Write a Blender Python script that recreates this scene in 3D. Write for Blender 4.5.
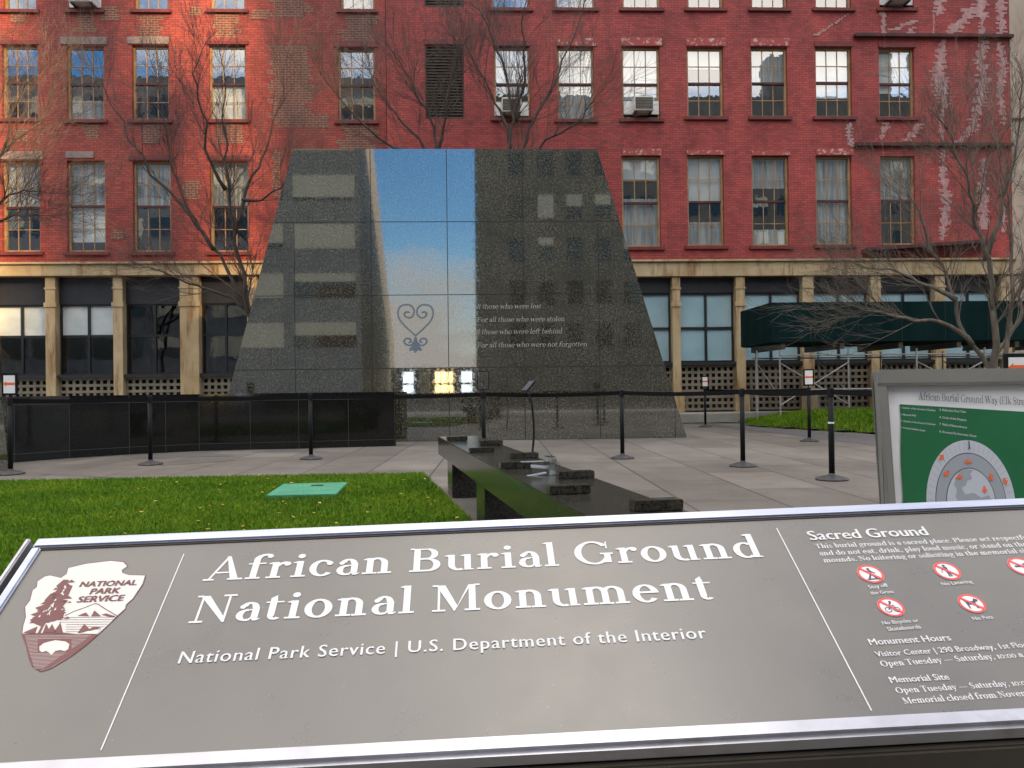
import bpy, bmesh, math, random
import numpy as np
from mathutils import Vector, Matrix
R = math.radians
for o in list(bpy.data.objects): bpy.data.objects.remove(o)
SC = bpy.context.scene
COL = SC.collection

# ------------------------------------------------------------------ camera
FPX, EYE = 828.0, 1.05
cam_d = bpy.data.cameras.new('camera'); cam = bpy.data.objects.new('camera', cam_d); COL.objects.link(cam)
cam_d.sensor_width = 36; cam_d.lens = FPX/1024*36; cam_d.clip_start = .05; cam_d.clip_end = 3000
CM = Matrix.Translation((0, 0, EYE)) @ Matrix.Rotation(R(-2.5), 4, 'Z') @ Matrix.Rotation(R(90.42), 4, 'X') @ Matrix.Rotation(R(-0.7), 4, 'Z')
cam.matrix_world = CM
SC.camera = cam
cam_d.dof.use_dof = False

# ------------------------------------------------------------------ world, sun, exposure
CLOUDS = (0.0, 0.0, 1.3)
SUN_AZ, SUN_EL = 40.0, 20.0          # behind the camera, to the right
SC.view_settings.view_transform = 'Standard'; SC.view_settings.look = 'None'
SC.view_settings.gamma = 1; SC.view_settings.use_curve_mapping = False
SC.view_settings.exposure = 1.68
world = bpy.data.worlds.new('World'); SC.world = world; world.use_nodes = True
nt = world.node_tree; nt.nodes.clear()
wo = nt.nodes.new('ShaderNodeOutputWorld'); bg = nt.nodes.new('ShaderNodeBackground')
sky = nt.nodes.new('ShaderNodeTexSky'); sky.sky_type = 'NISHITA'; sky.sun_disc = False
sky.sun_elevation = R(SUN_EL); sky.sun_rotation = R(180 - SUN_AZ); sky.air_density = 1.0; sky.dust_density = .1; sky.ozone_density = 3.0
def wn(ty, **kw):
    x = nt.nodes.new(ty)
    for k, v in kw.items():
        if k in x.inputs: x.inputs[k].default_value = v
        else: setattr(x, k, v)
    return x
def wl(a, b): nt.links.new(a, b)
def wstep(src, a, b, lo, hi):            # smooth step of the height in the sky
    m = wn('ShaderNodeMapRange', interpolation_type='SMOOTHSTEP'); m.inputs['From Min'].default_value = a; m.inputs['From Max'].default_value = b
    m.inputs['To Min'].default_value = lo; m.inputs['To Max'].default_value = hi; wl(src, m.inputs['Value']); return m.outputs[0]
def wadd(a, b, op='ADD'):
    m = wn('ShaderNodeMath', operation=op)
    for k, v in enumerate((a, b)):
        if hasattr(v, 'links'): wl(v, m.inputs[k])
        else: m.inputs[k].default_value = v
    return m.outputs[0]
tc = wn('ShaderNodeTexCoord'); mp = wn('ShaderNodeMapping'); mp.inputs['Scale'].default_value = (1, 1, 2.0); mp.inputs['Location'].default_value = CLOUDS
nz = wn('ShaderNodeTexNoise', Scale=3.0, Detail=7, Roughness=.58); wl(tc.outputs['Generated'], mp.inputs['Vector']); wl(mp.outputs[0], nz.inputs['Vector'])
sx = wn('ShaderNodeSeparateXYZ'); wl(tc.outputs['Generated'], sx.inputs[0]); zz = sx.outputs['Z']
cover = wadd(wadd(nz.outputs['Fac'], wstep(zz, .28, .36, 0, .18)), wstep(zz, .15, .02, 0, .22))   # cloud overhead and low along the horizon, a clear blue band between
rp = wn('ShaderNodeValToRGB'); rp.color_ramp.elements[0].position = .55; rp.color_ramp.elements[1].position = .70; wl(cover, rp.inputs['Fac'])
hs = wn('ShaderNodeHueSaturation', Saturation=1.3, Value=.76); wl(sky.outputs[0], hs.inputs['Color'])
cl = wn('ShaderNodeVectorMath', operation='SCALE'); cl.inputs[0].default_value = (1, .945, .875); wl(wadd(wstep(zz, .90, .998, 6.2, 12.5), wstep(zz, .10, .32, -2.6, 0)), cl.inputs['Scale'])  # clouds brightened overhead, shaped to lay a sheen on the information panel
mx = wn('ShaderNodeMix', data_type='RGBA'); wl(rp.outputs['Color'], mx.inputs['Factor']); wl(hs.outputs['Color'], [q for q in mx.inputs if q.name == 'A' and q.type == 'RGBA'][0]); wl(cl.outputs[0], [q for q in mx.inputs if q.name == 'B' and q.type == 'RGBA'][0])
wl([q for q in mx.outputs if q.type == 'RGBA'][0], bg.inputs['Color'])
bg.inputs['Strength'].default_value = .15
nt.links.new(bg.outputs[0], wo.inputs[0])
sun_d = bpy.data.lights.new('sun', 'SUN'); sun = bpy.data.objects.new('sun', sun_d); COL.objects.link(sun)
sun_d.energy = 3.4; sun_d.angle = R(1.2); sun_d.color = (1, .67, .31)
sv = Vector((math.sin(R(SUN_AZ))*math.cos(R(SUN_EL)), -math.cos(R(SUN_AZ))*math.cos(R(SUN_EL)), math.sin(R(SUN_EL))))
sun.rotation_mode = 'QUATERNION'; sun.rotation_quaternion = (-sv).to_track_quat('-Z', 'Y'); sun.location = (20, -20, 60)
SC.cycles.use_denoising = True
SC.cycles.max_bounces = 8; SC.cycles.transparent_max_bounces = 12
SC.cycles.caustics_reflective = False; SC.cycles.caustics_refractive = False

# ------------------------------------------------------------------ helpers
CAMP = CM.translation.copy(); CR = CM.to_3x3()
def ray(px, py): return CR @ Vector(((px-512)/FPX, (384-py)/FPX, -1))
def on_plane(px, py, p, n):
    d = ray(px, py); t = (Vector(p)-CAMP).dot(n)/d.dot(n); return CAMP + d*t
def on_ground(px, py, z=0.0): return on_plane(px, py, (0, 0, z), Vector((0, 0, 1)))
def at_y(px, py, Y): return on_plane(px, py, (0, Y, 0), Vector((0, 1, 0)))

class MB:
    def __init__(s): s.v = []; s.f = []; s.m = []
    def face(s, pts, m=0):
        i = len(s.v); s.v += [tuple(p) for p in pts]; s.f.append(tuple(range(i, i+len(pts)))); s.m.append(m)
    def box(s, x0, y0, z0, x1, y1, z1, m=0, M=None, skip=''):
        P = [Vector(p) for p in ((x0,y0,z0),(x1,y0,z0),(x1,y1,z0),(x0,y1,z0),(x0,y0,z1),(x1,y0,z1),(x1,y1,z1),(x0,y1,z1))]
        if M is not None: P = [M @ p for p in P]
        i = len(s.v); s.v += [tuple(p) for p in P]
        for k, q in (('b',(3,2,1,0)),('t',(4,5,6,7)),('f',(0,1,5,4)),('r',(1,2,6,5)),('k',(2,3,7,6)),('l',(3,0,4,7))):
            if k in skip: continue
            s.f.append(tuple(i+a for a in q)); s.m.append(m)
    def prism(s, bot, top, m=0):            # two matching loops
        n = len(bot); i = len(s.v); s.v += [tuple(p) for p in bot] + [tuple(p) for p in top]
        s.f.append(tuple(i+n-1-k for k in range(n))); s.m.append(m)
        s.f.append(tuple(i+n+k for k in range(n))); s.m.append(m)
        for k in range(n):
            l = (k+1) % n; s.f.append((i+k, i+l, i+n+l, i+n+k)); s.m.append(m)
    def tube(s, pts, rad, n=8, m=0, caps=True):
        pts = [Vector(p) for p in pts]
        if not hasattr(rad, '__len__'): rad = [rad]*len(pts)
        base = len(s.v); up = None
        for k, p in enumerate(pts):
            t = (pts[min(k+1, len(pts)-1)] - pts[max(k-1, 0)])
            t = t.normalized() if t.length > 1e-9 else Vector((0, 0, 1))
            if up is None:
                up = Vector((1, 0, 0)) if abs(t.x) < .8 else Vector((0, 1, 0))
            a = (up - t*up.dot(t)).normalized(); b = t.cross(a); up = a
            for j in range(n):
                w = 2*math.pi*j/n; s.v.append(tuple(p + (a*math.cos(w)+b*math.sin(w))*rad[k]))
        for k in range(len(pts)-1):
            for j in range(n):
                l = (j+1) % n
                s.f.append((base+k*n+j, base+k*n+l, base+(k+1)*n+l, base+(k+1)*n+j)); s.m.append(m)
        if caps:
            s.f.append(tuple(base+n-1-j for j in range(n))); s.m.append(m)
            e = base+(len(pts)-1)*n; s.f.append(tuple(e+j for j in range(n))); s.m.append(m)
    def lathe(s, prof, n=24, m=0, c=(0, 0, 0)):
        base = len(s.v)
        for r, z in prof:
            for j in range(n):
                w = 2*math.pi*j/n; s.v.append((c[0]+r*math.cos(w), c[1]+r*math.sin(w), c[2]+z))
        for k in range(len(prof)-1):
            for j in range(n):
                l = (j+1) % n
                s.f.append((base+k*n+j, base+k*n+l, base+(k+1)*n+l, base+(k+1)*n+j)); s.m.append(m)
        s.f.append(tuple(base+n-1-j for j in range(n))); s.m.append(m)
        e = base+(len(prof)-1)*n; s.f.append(tuple(e+j for j in range(n))); s.m.append(m)
    def mesh(s, name, mats, off=(0, 0, 0), smooth=False, bevel=0):
        me = bpy.data.meshes.new(name)
        o = Vector(off)
        me.from_pydata([tuple(Vector(p)-o) for p in s.v], [], s.f); me.update()
        for mt in (mats if isinstance(mats, (list, tuple)) else [mats]): me.materials.append(mt)
        me.polygons.foreach_set('material_index', s.m)
        if smooth: me.polygons.foreach_set('use_smooth', [True]*len(s.f))
        if bevel:
            bm = bmesh.new(); bm.from_mesh(me); bmesh.ops.remove_doubles(bm, verts=bm.verts, dist=1e-5)
            bmesh.ops.bevel(bm, geom=[e for e in bm.edges if e.is_manifold and e.calc_face_angle(0) > .5], offset=bevel, segments=2, affect='EDGES', clamp_overlap=True)
            bm.to_mesh(me); bm.free()
        return me
    def build(s, name, mats, parent=None, smooth=False, bevel=0, world=True):
        """verts are world coordinates; a child's are taken relative to its parent's origin"""
        off = org(parent) if (parent is not None and world) else (0, 0, 0)
        return link(name, s.mesh(name, mats, off, smooth, bevel), parent)
ORG = {}
def org(o):
    return ORG.get(o.name, Vector((0, 0, 0)))
def link(name, data, parent=None):
    o = bpy.data.objects.new(name, data); COL.objects.link(o)
    if parent is not None:
        o.parent = parent; ORG[o.name] = org(parent)
    return o
def tag(o, label, cat, group=None, kind=None):
    o['label'] = label; o['category'] = cat
    if group: o['group'] = group
    if kind: o['kind'] = kind
    return o
def thing(name, loc, label, cat, group=None):
    o = bpy.data.objects.new(name, None); COL.objects.link(o); o.location = loc; ORG[o.name] = Vector(loc); o.empty_display_size = .2
    return tag(o, label, cat, group)
def structure(o): o['kind'] = 'structure'; return o

# ------------------------------------------------------------------ materials
def mat(name, col, rough=.6, metal=0.0, ior=None, spec=None):
    m = bpy.data.materials.new(name); m.use_nodes = True
    b = m.node_tree.nodes['Principled BSDF']
    b.inputs['Base Color'].default_value = (*col, 1); b.inputs['Roughness'].default_value = rough; b.inputs['Metallic'].default_value = metal
    if ior: b.inputs['IOR'].default_value = ior
    if spec is not None: b.inputs['Specular IOR Level'].default_value = spec
    return m
class NT:
    def __init__(s, m): s.m = m; s.t = m.node_tree; s.b = s.t.nodes['Principled BSDF']
    def n(s, ty, **kw):
        x = s.t.nodes.new(ty)
        for k, v in kw.items():
            if k in x.inputs: x.inputs[k].default_value = v
            else: setattr(x, k, v)
        return x
    def l(s, a, b): s.t.links.new(a, b)
    def coord(s, scale=(1, 1, 1), rot=(0, 0, 0), loc=(0, 0, 0)):
        c = s.n('ShaderNodeTexCoord'); mp = s.n('ShaderNodeMapping')
        mp.inputs['Scale'].default_value = scale; mp.inputs['Rotation'].default_value = rot; mp.inputs['Location'].default_value = loc
        s.l(c.outputs['Object'], mp.inputs['Vector']); return mp.outputs[0]
    def noise(s, vec, scale, detail=4, rough=.55):
        x = s.n('ShaderNodeTexNoise', Scale=scale, Detail=detail, Roughness=rough); s.l(vec, x.inputs['Vector']); return x.outputs['Fac']
    def ramp(s, fac, stops):
        r = s.n('ShaderNodeValToRGB'); e = r.color_ramp.elements
        while len(e) < len(stops): e.new(.5)
        for k, (p, c) in enumerate(stops):
            e[k].position = p; e[k].color = (*c, 1) if len(c) == 3 else c
        s.l(fac, r.inputs['Fac']); return r.outputs['Color']
    def mix(s, fac, a, b, blend='MIX'):
        x = s.n('ShaderNodeMix'); x.data_type = 'RGBA'; x.blend_type = blend
        for v, k in ((fac, 'Factor'), (a, 'A'), (b, 'B')):
            i = x.inputs[k] if k == 'Factor' else [q for q in x.inputs if q.name == k and q.type == 'RGBA'][0]
            if hasattr(v, 'is_linked') or hasattr(v, 'links'): s.l(v, i)
            elif k == 'Factor': i.default_value = v
            else: i.default_value = (*v, 1)
        return [q for q in x.outputs if q.type == 'RGBA'][0]
    def bump(s, h, strength=.3, dist=.01):
        x = s.n('ShaderNodeBump', Strength=strength, Distance=dist); s.l(h, x.inputs['Height']); s.l(x.outputs[0], s.b.inputs['Normal'])
    def base(s, c): s.l(c, s.b.inputs['Base Color'])
    def rough(s, c): s.l(c, s.b.inputs['Roughness'])
def noisy(name, stops, scale, rough=.7, bump=0, detail=5, bscale=None, metal=0, stretch=(1, 1, 1), ior=None):
    m = mat(name, stops[0][1], rough, metal, ior); t = NT(m); v = t.coord(stretch)
    t.base(t.ramp(t.noise(v, scale, detail), stops))
    if bump: t.bump(t.noise(v, bscale or scale*4, 4), bump)
    return m

def brick_wall(name, red, dark, mortar, paint=.75, seed=0.0):
    m = mat(name, red, .75); t = NT(m)
    v = t.coord(rot=(R(90), 0, 0), loc=(seed, seed, 0))        # x, z of the wall into the brick's plane
    br = t.n('ShaderNodeTexBrick'); br.inputs['Scale'].default_value = 1
    br.inputs['Brick Width'].default_value = .21; br.inputs['Row Height'].default_value = .075; br.inputs['Mortar Size'].default_value = .009
    br.inputs['Color1'].default_value = (*red, 1); br.inputs['Color2'].default_value = (*dark, 1); br.inputs['Mortar'].default_value = (*mortar, 1)
    br.inputs['Bias'].default_value = -.2
    t.l(v, br.inputs['Vector'])
    v2 = t.coord()
    big = t.ramp(t.noise(v2, .35, 5, .6), [(.35, (.72, .66, .7)), (.62, (1.12, 1.08, 1.0))])
    c = t.mix(1.0, br.outputs['Color'], big, 'MULTIPLY')
    mid = t.ramp(t.noise(t.coord((1, 1, .45)), 2.2, 6, .65), [(.36, (.7, .72, .78)), (.5, (1, 1, 1)), (.66, (1.15, 1.12, 1.1))])
    c = t.mix(.8, c, mid, 'MULTIPLY')
    fl = t.ramp(t.noise(v2, 9, 6, .7), [(.70, (0, 0, 0)), (.76, (1, 1, 1))])      # flaked paint
    c = t.mix(fl, c, (.30, .17, .13))
    t.base(c)
    t.bump(br.outputs['Fac'], -.5, .01)
    return m
M = {}
M['brick_l'] = brick_wall('painted_brick_crimson', (.37, .064, .046), (.23, .034, .027), (.15, .030, .026))
M['brick_r'] = brick_wall('painted_brick_red', (.39, .064, .056), (.25, .036, .034), (.17, .034, .032), seed=3.1)
M['brick_bare'] = brick_wall('bare_brick', (.20, .060, .040), (.13, .045, .035), (.31, .21, .145))
M['dark_red'] = noisy('dark_red_paint', [(.35, (.10, .015, .014)), (.65, (.19, .026, .022))], 3, .6)
M['cornice_dark'] = noisy('soot_brown', [(.35, (.03, .012, .010)), (.65, (.10, .02, .02))], 2, .7)
M['flaked'] = noisy('flaking_red_paint', [(.54, (.33, .055, .045)), (.64, (.50, .34, .31))], 9, .7)
M['grey_stone'] = noisy('grey_lintel_stone', [(.3, (.17, .13, .12)), (.7, (.30, .22, .20))], 4, .8)
M['streak'] = noisy('pale_mortar_smear', [(.3, (.33, .15, .14)), (.7, (.46, .30, .29))], 5, .85)
M['wood'] = noisy('tan_window_wood', [(.3, (.25, .14, .06)), (.7, (.42, .27, .13))], 3, .55)
M['cream'] = None
def cream():
    m = mat('rusty_cream_paint', (.55, .43, .24), .65); t = NT(m)
    c = t.ramp(t.noise(t.coord(), .9, 5), [(.3, (.36, .25, .12)), (.7, (.52, .41, .25))])
    st = t.ramp(t.noise(t.coord((2.2, 2.2, .35)), 1.6, 6, .7), [(.50, (0, 0, 0)), (.68, (1, 1, 1))])
    t.base(t.mix(st, c, (.20, .085, .022))); return m
M['cream'] = cream()
M['header'] = noisy('blue_black_panel', [(.3, (.008, .009, .013)), (.7, (.018, .018, .024))], 3, .5)
M['mullion'] = mat('black_mullion', (.012, .012, .015), .4)
M['lattice'] = noisy('grey_tan_lattice', [(.3, (.15, .13, .095)), (.7, (.26, .225, .17))], 2, .7)
M['lattice_back'] = mat('lattice_void', (.012, .012, .012), .9)
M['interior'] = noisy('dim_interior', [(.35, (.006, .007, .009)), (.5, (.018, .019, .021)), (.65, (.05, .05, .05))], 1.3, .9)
M['blind'] = noisy('white_blind', [(.3, (.66, .68, .68)), (.7, (.82, .83, .82))], 2, .8)
M['blind_blue'] = noisy('pale_blue_blind', [(.3, (.36, .55, .62)), (.7, (.50, .68, .74))], .8, .6)
M['curtain'] = noisy('grey_curtain', [(.35, (.30, .32, .33)), (.65, (.60, .62, .62))], 6, .9, stretch=(2.5, 1, .15))
def glass(name, refl, tint=(.93, .96, .97)):
    m = bpy.data.materials.new(name); m.use_nodes = True; t = m.node_tree; t.nodes.clear()
    o = t.nodes.new('ShaderNodeOutputMaterial'); mx = t.nodes.new('ShaderNodeMixShader')
    a = t.nodes.new('ShaderNodeBsdfTransparent'); a.inputs[0].default_value = (*tint, 1)
    g = t.nodes.new('ShaderNodeBsdfGlossy'); g.inputs['Roughness'].default_value = .01; g.inputs['Color'].default_value = (1, 1, 1, 1)
    lw = t.nodes.new('ShaderNodeLayerWeight'); lw.inputs['Blend'].default_value = .5; pw = t.nodes.new('ShaderNodeMath'); pw.operation = 'POWER'; pw.inputs[1].default_value = 5; t.links.new(lw.outputs['Facing'], pw.inputs[0])
    ad = t.nodes.new('ShaderNodeMath'); ad.operation = 'ADD'; ad.use_clamp = True; ad.inputs[1].default_value = refl
    # old panes: slightly wavy
    n = t.nodes.new('ShaderNodeTexNoise'); n.inputs['Scale'].default_value = 2.6; n.inputs['Detail'].default_value = 2
    c = t.nodes.new('ShaderNodeTexCoord'); b = t.nodes.new('ShaderNodeBump'); b.inputs['Strength'].default_value = .018; b.inputs['Distance'].default_value = .05
    t.links.new(c.outputs['Object'], n.inputs['Vector']); t.links.new(n.outputs['Fac'], b.inputs['Height']); t.links.new(b.outputs[0], g.inputs['Normal'])
    t.links.new(pw.outputs[0], ad.inputs[0]); t.links.new(ad.outputs[0], mx.inputs[0])
    t.links.new(a.outputs[0], mx.inputs[1]); t.links.new(g.outputs[0], mx.inputs[2]); t.links.new(mx.outputs[0], o.inputs[0])
    return m
M['glass'] = glass('window_glass', .26)
M['glass_shop'] = glass('shop_glass', .09)
M['cloudy_plastic'] = mat('cloudy_plastic', (.42, .45, .52), .15)
M['clear_plastic'] = glass('clear_plastic', .10)
def granite(name, dark, light, ior, rough, sp=70):
    m = mat(name, dark, rough, 0, ior); t = NT(m); v = t.coord()
    a = t.noise(v, sp, 3, .7)
    c = t.ramp(a, [(.38, dark), (.52, tuple(.5*(x+y) for x, y in zip(dark, light))), (.66, light)])
    b = t.ramp(t.noise(v, 1.1, 5, .6), [(.3, (.75, .75, .75)), (.7, (1.2, 1.2, 1.15))])
    t.base(t.mix(1, c, b, 'MULTIPLY'))
    t.rough(t.ramp(t.noise(v, sp*.6, 2), [(.4, (rough,)*3), (.75, (rough+.05,)*3)]))
    return m
M['monument'] = granite('speckled_green_granite', (.007, .007, .005), (.112, .104, .073), 2.4, .010, 27)
M['joint'] = mat('granite_joint', (.012, .012, .012), .8)
M['black_granite'] = granite('polished_black_granite', (.004, .004, .004), (.014, .0135, .012), 1.38, .05, 60)
M['bench'] = granite('bench_granite', (.010, .010, .009), (.055, .050, .040), 1.55, .14, 55)
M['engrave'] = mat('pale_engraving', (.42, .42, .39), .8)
M['engrave_blue'] = mat('cut_groove_grey', (.13, .17, .22), .7)
M['black_metal'] = noisy('black_powder_coat', [(.3, (.007, .007, .008)), (.7, (.013, .013, .014))], 30, .5, ior=1.25)
M['black_base'] = noisy('scuffed_black_base', [(.35, (.016, .017, .019)), (.7, (.05, .052, .056))], 12, .5)
M['wall_joint'] = mat('dull_wall_joint', (.028, .028, .028), .6)
M['gasket'] = mat('dark_gasket', (.022, .012, .012), .6)
M['belt'] = mat('black_webbing', (.006, .006, .007), .9, spec=.15)
M['paper'] = noisy('white_paper', [(.3, (.70, .70, .72)), (.7, (.80, .80, .80))], 4, .7)
M['orange'] = mat('orange_print', (.80, .14, .03), .6)
M['alu'] = noisy('brushed_aluminium', [(.3, (.34, .365, .45)), (.7, (.44, .465, .55))], 3, .30, .05, stretch=(1, 8, 8), metal=.9)
M['alu_worn'] = noisy('worn_bright_rail', [(.3, (.37, .365, .39)), (.55, (.45, .445, .48)), (.75, (.30, .285, .28))], 14, .33, metal=.75)
M['grey_frame'] = noisy('grey_painted_frame', [(.3, (.17, .165, .148)), (.7, (.215, .21, .19))], 5, .45)
M['sign_brown'] = None
def sign_brown():
    m = mat('taupe_sign_face', (.115, .098, .078), .22, 0, 1.75); t = NT(m); v = t.coord()
    t.base(t.ramp(t.noise(v, 5, 6, .6), [(.3, (.088, .077, .065)), (.7, (.104, .092, .078))]))
    t.rough(t.ramp(t.noise(v, 9, 6, .7), [(.3, (.25,)*3), (.7, (.36,)*3)]))
    b0 = t.ramp(t.noise(v, 5, 6, .6), [(.3, (.088, .077, .065)), (.7, (.104, .092, .078))])
    dust = t.ramp(t.noise(v, 230, 2, .5), [(.73, (0, 0, 0)), (.80, (.6, .6, .6))]); t.base(t.mix(dust, b0, (.30, .28, .26)))
    return m
M['sign_brown'] = sign_brown()
M['rail_dark'] = noisy('dark_bronze_rail', [(.3, (.045, .036, .026)), (.7, (.085, .07, .05))], 6, .5)
M['white_print'] = mat('white_print', (.60, .60, .61), .5)
M['maroon'] = mat('maroon_print', (.135, .036, .035), .5)
M['cream_print'] = mat('ivory_print', (.58, .56, .52), .5)
M['red_print'] = mat('red_print', (.62, .05, .04), .5)
M['navy_print'] = mat('navy_print', (.03, .03, .08), .5)
M['green_print'] = noisy('green_poster_ink', [(.3, (.008, .115, .040)), (.7, (.014, .15, .055))], 3, .45)
M['grey_print'] = mat('light_grey_print', (.50, .52, .58), .5)
M['mid_grey_print'] = mat('mid_grey_print', (.32, .34, .38), .5)
M['dark_print'] = mat('charcoal_print', (.06, .06, .07), .5)
M['verdigris'] = noisy('green_cover_paint', [(.3, (.03, .20, .115)), (.7, (.06, .28, .17))], 5, .6)
M['bark'] = noisy('grey_brown_bark', [(.3, (.032, .023, .018)), (.7, (.085, .062, .050))], 14, .85, .4, stretch=(1, 1, .25))
M['twig'] = noisy('red_brown_twig', [(.3, (.045, .030, .025)), (.7, (.125, .09, .075))], 5, .8)
M['bark_pale'] = noisy('pale_grey_bark', [(.3, (.07, .055, .042)), (.7, (.17, .14, .11))], 12, .85, .4, stretch=(1, 1, .25))
M['shed_green'] = noisy('dark_green_plywood', [(.3, (.003, .014, .015)), (.7, (.008, .025, .026))], 2.5, .95, ior=1.15, stretch=(1, 1, .3))
M['galv'] = noisy('galvanised_pipe', [(.3, (.26, .25, .23)), (.7, (.42, .40, .37))], 6, .5, metal=.2)
M['beige'] = noisy('beige_stone', [(.3, (.33, .25, .19)), (.7, (.46, .37, .29))], .9, .8)
M['ac_white'] = noisy('ac_enamel', [(.3, (.55, .55, .52)), (.7, (.70, .69, .66))], 5, .5)
M['ac_dark'] = mat('ac_grille', (.03, .03, .03), .5)
M['office'] = noisy('grey_brown_masonry', [(.3, (.17, .18, .19)), (.7, (.25, .26, .27))], .5, .8)
M['office_pale'] = noisy('pale_limestone', [(.3, (.42, .37, .28)), (.7, (.56, .51, .40))], .5, .8)
M['office_dark'] = noisy('dark_curtain_wall', [(.3, (.085, .08, .07)), (.7, (.15, .14, .12))], .5, .5)
M['office_glass'] = mat('office_window_glass', (.03, .035, .04), .05)
M['office_blind'] = mat('office_window_blind', (.62, .58, .45), .7)
def lit(name, col, s):
    m = mat(name, col, .6); b = m.node_tree.nodes['Principled BSDF']
    b.inputs['Emission Color'].default_value = (*col, 1); b.inputs['Emission Strength'].default_value = s; return m
M['office_dim'] = mat('office_dim_window', (.55, .52, .42), .5)
M['lit_window'] = lit('lit_shop_window', (1, .72, .32), 4.5)
M['lit_white'] = lit('lit_white_window', (.8, .92, 1), 3.5)
def paving():
    m = mat('granite_pavers', (.27, .25, .22), .62); t = NT(m)
    v = t.coord(rot=(0, 0, R(91.5)))
    br = t.n('ShaderNodeTexBrick'); br.inputs['Scale'].default_value = 1; br.offset = .5
    br.inputs['Brick Width'].default_value = 1.7; br.inputs['Row Height'].default_value = .85; br.inputs['Mortar Size'].default_value = .012; br.inputs['Mortar Smooth'].default_value = .1
    br.inputs['Color1'].default_value = (.116, .105, .091, 1); br.inputs['Color2'].default_value = (.174, .159, .140, 1); br.inputs['Mortar'].default_value = (.036, .033, .030, 1)
    t.l(v, br.inputs['Vector'])
    st = t.ramp(t.noise(t.coord(), .8, 6, .65), [(.3, (.72, .70, .68)), (.7, (1.15, 1.15, 1.15))])
    c = t.mix(1, br.outputs['Color'], st, 'MULTIPLY')
    sp = t.ramp(t.noise(t.coord(), 60, 3, .7), [(.3, (.68, .68, .68)), (.7, (1.3, 1.3, 1.3))])
    c = t.mix(1, c, sp, 'MULTIPLY')
    gum = t.ramp(t.noise(t.coord(), 3.1, 2, .5), [(.70, (1, 1, 1)), (.73, (.55, .53, .52))]); c = t.mix(1, c, gum, 'MULTIPLY')
    wet = t.ramp(t.noise(t.coord((1, .5, 1)), .33, 5, .7), [(.40, (.78, .77, .76)), (.55, (1.04, 1.04, 1.04))]); t.base(t.mix(1, c, wet, 'MULTIPLY'))
    t.bump(br.outputs['Fac'], -.4, .004); return m
M['paving'] = paving()
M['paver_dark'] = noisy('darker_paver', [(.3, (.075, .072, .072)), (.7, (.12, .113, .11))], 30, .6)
M['asphalt'] = noisy('asphalt', [(.3, (.045, .045, .047)), (.7, (.075, .073, .072))], 20, .85)
M['concrete'] = noisy('sidewalk_concrete', [(.3, (.24, .225, .20)), (.7, (.33, .31, .28))], 3, .8)
M['path_slate'] = noisy('slate_path', [(.3, (.065, .062, .066)), (.7, (.10, .095, .10))], 8, .7)
M['soil'] = noisy('turf_soil', [(.3, (.020, .040, .010)), (.7, (.045, .075, .018))], 6, .95)
def blade(name, a, b, c):
    m = mat(name, a, .75, spec=.2); t = NT(m); v = t.coord()
    f = t.ramp(t.noise(v, .9, 6, .6), [(.32, a), (.5, b), (.7, c)])
    g = t.ramp(t.noise(v, 45, 2), [(.3, (.7, .7, .65)), (.7, (1.3, 1.25, 1.0))])
    t.base(t.mix(1, f, g, 'MULTIPLY')); return m
M['grass'] = blade('grass_blade', (.062, .145, .004), (.10, .20, .006), (.155, .245, .010))
M['leaf'] = noisy('fallen_leaf', [(.4, (.42, .29, .05)), (.6, (.38, .15, .03))], 2, .7)
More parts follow.
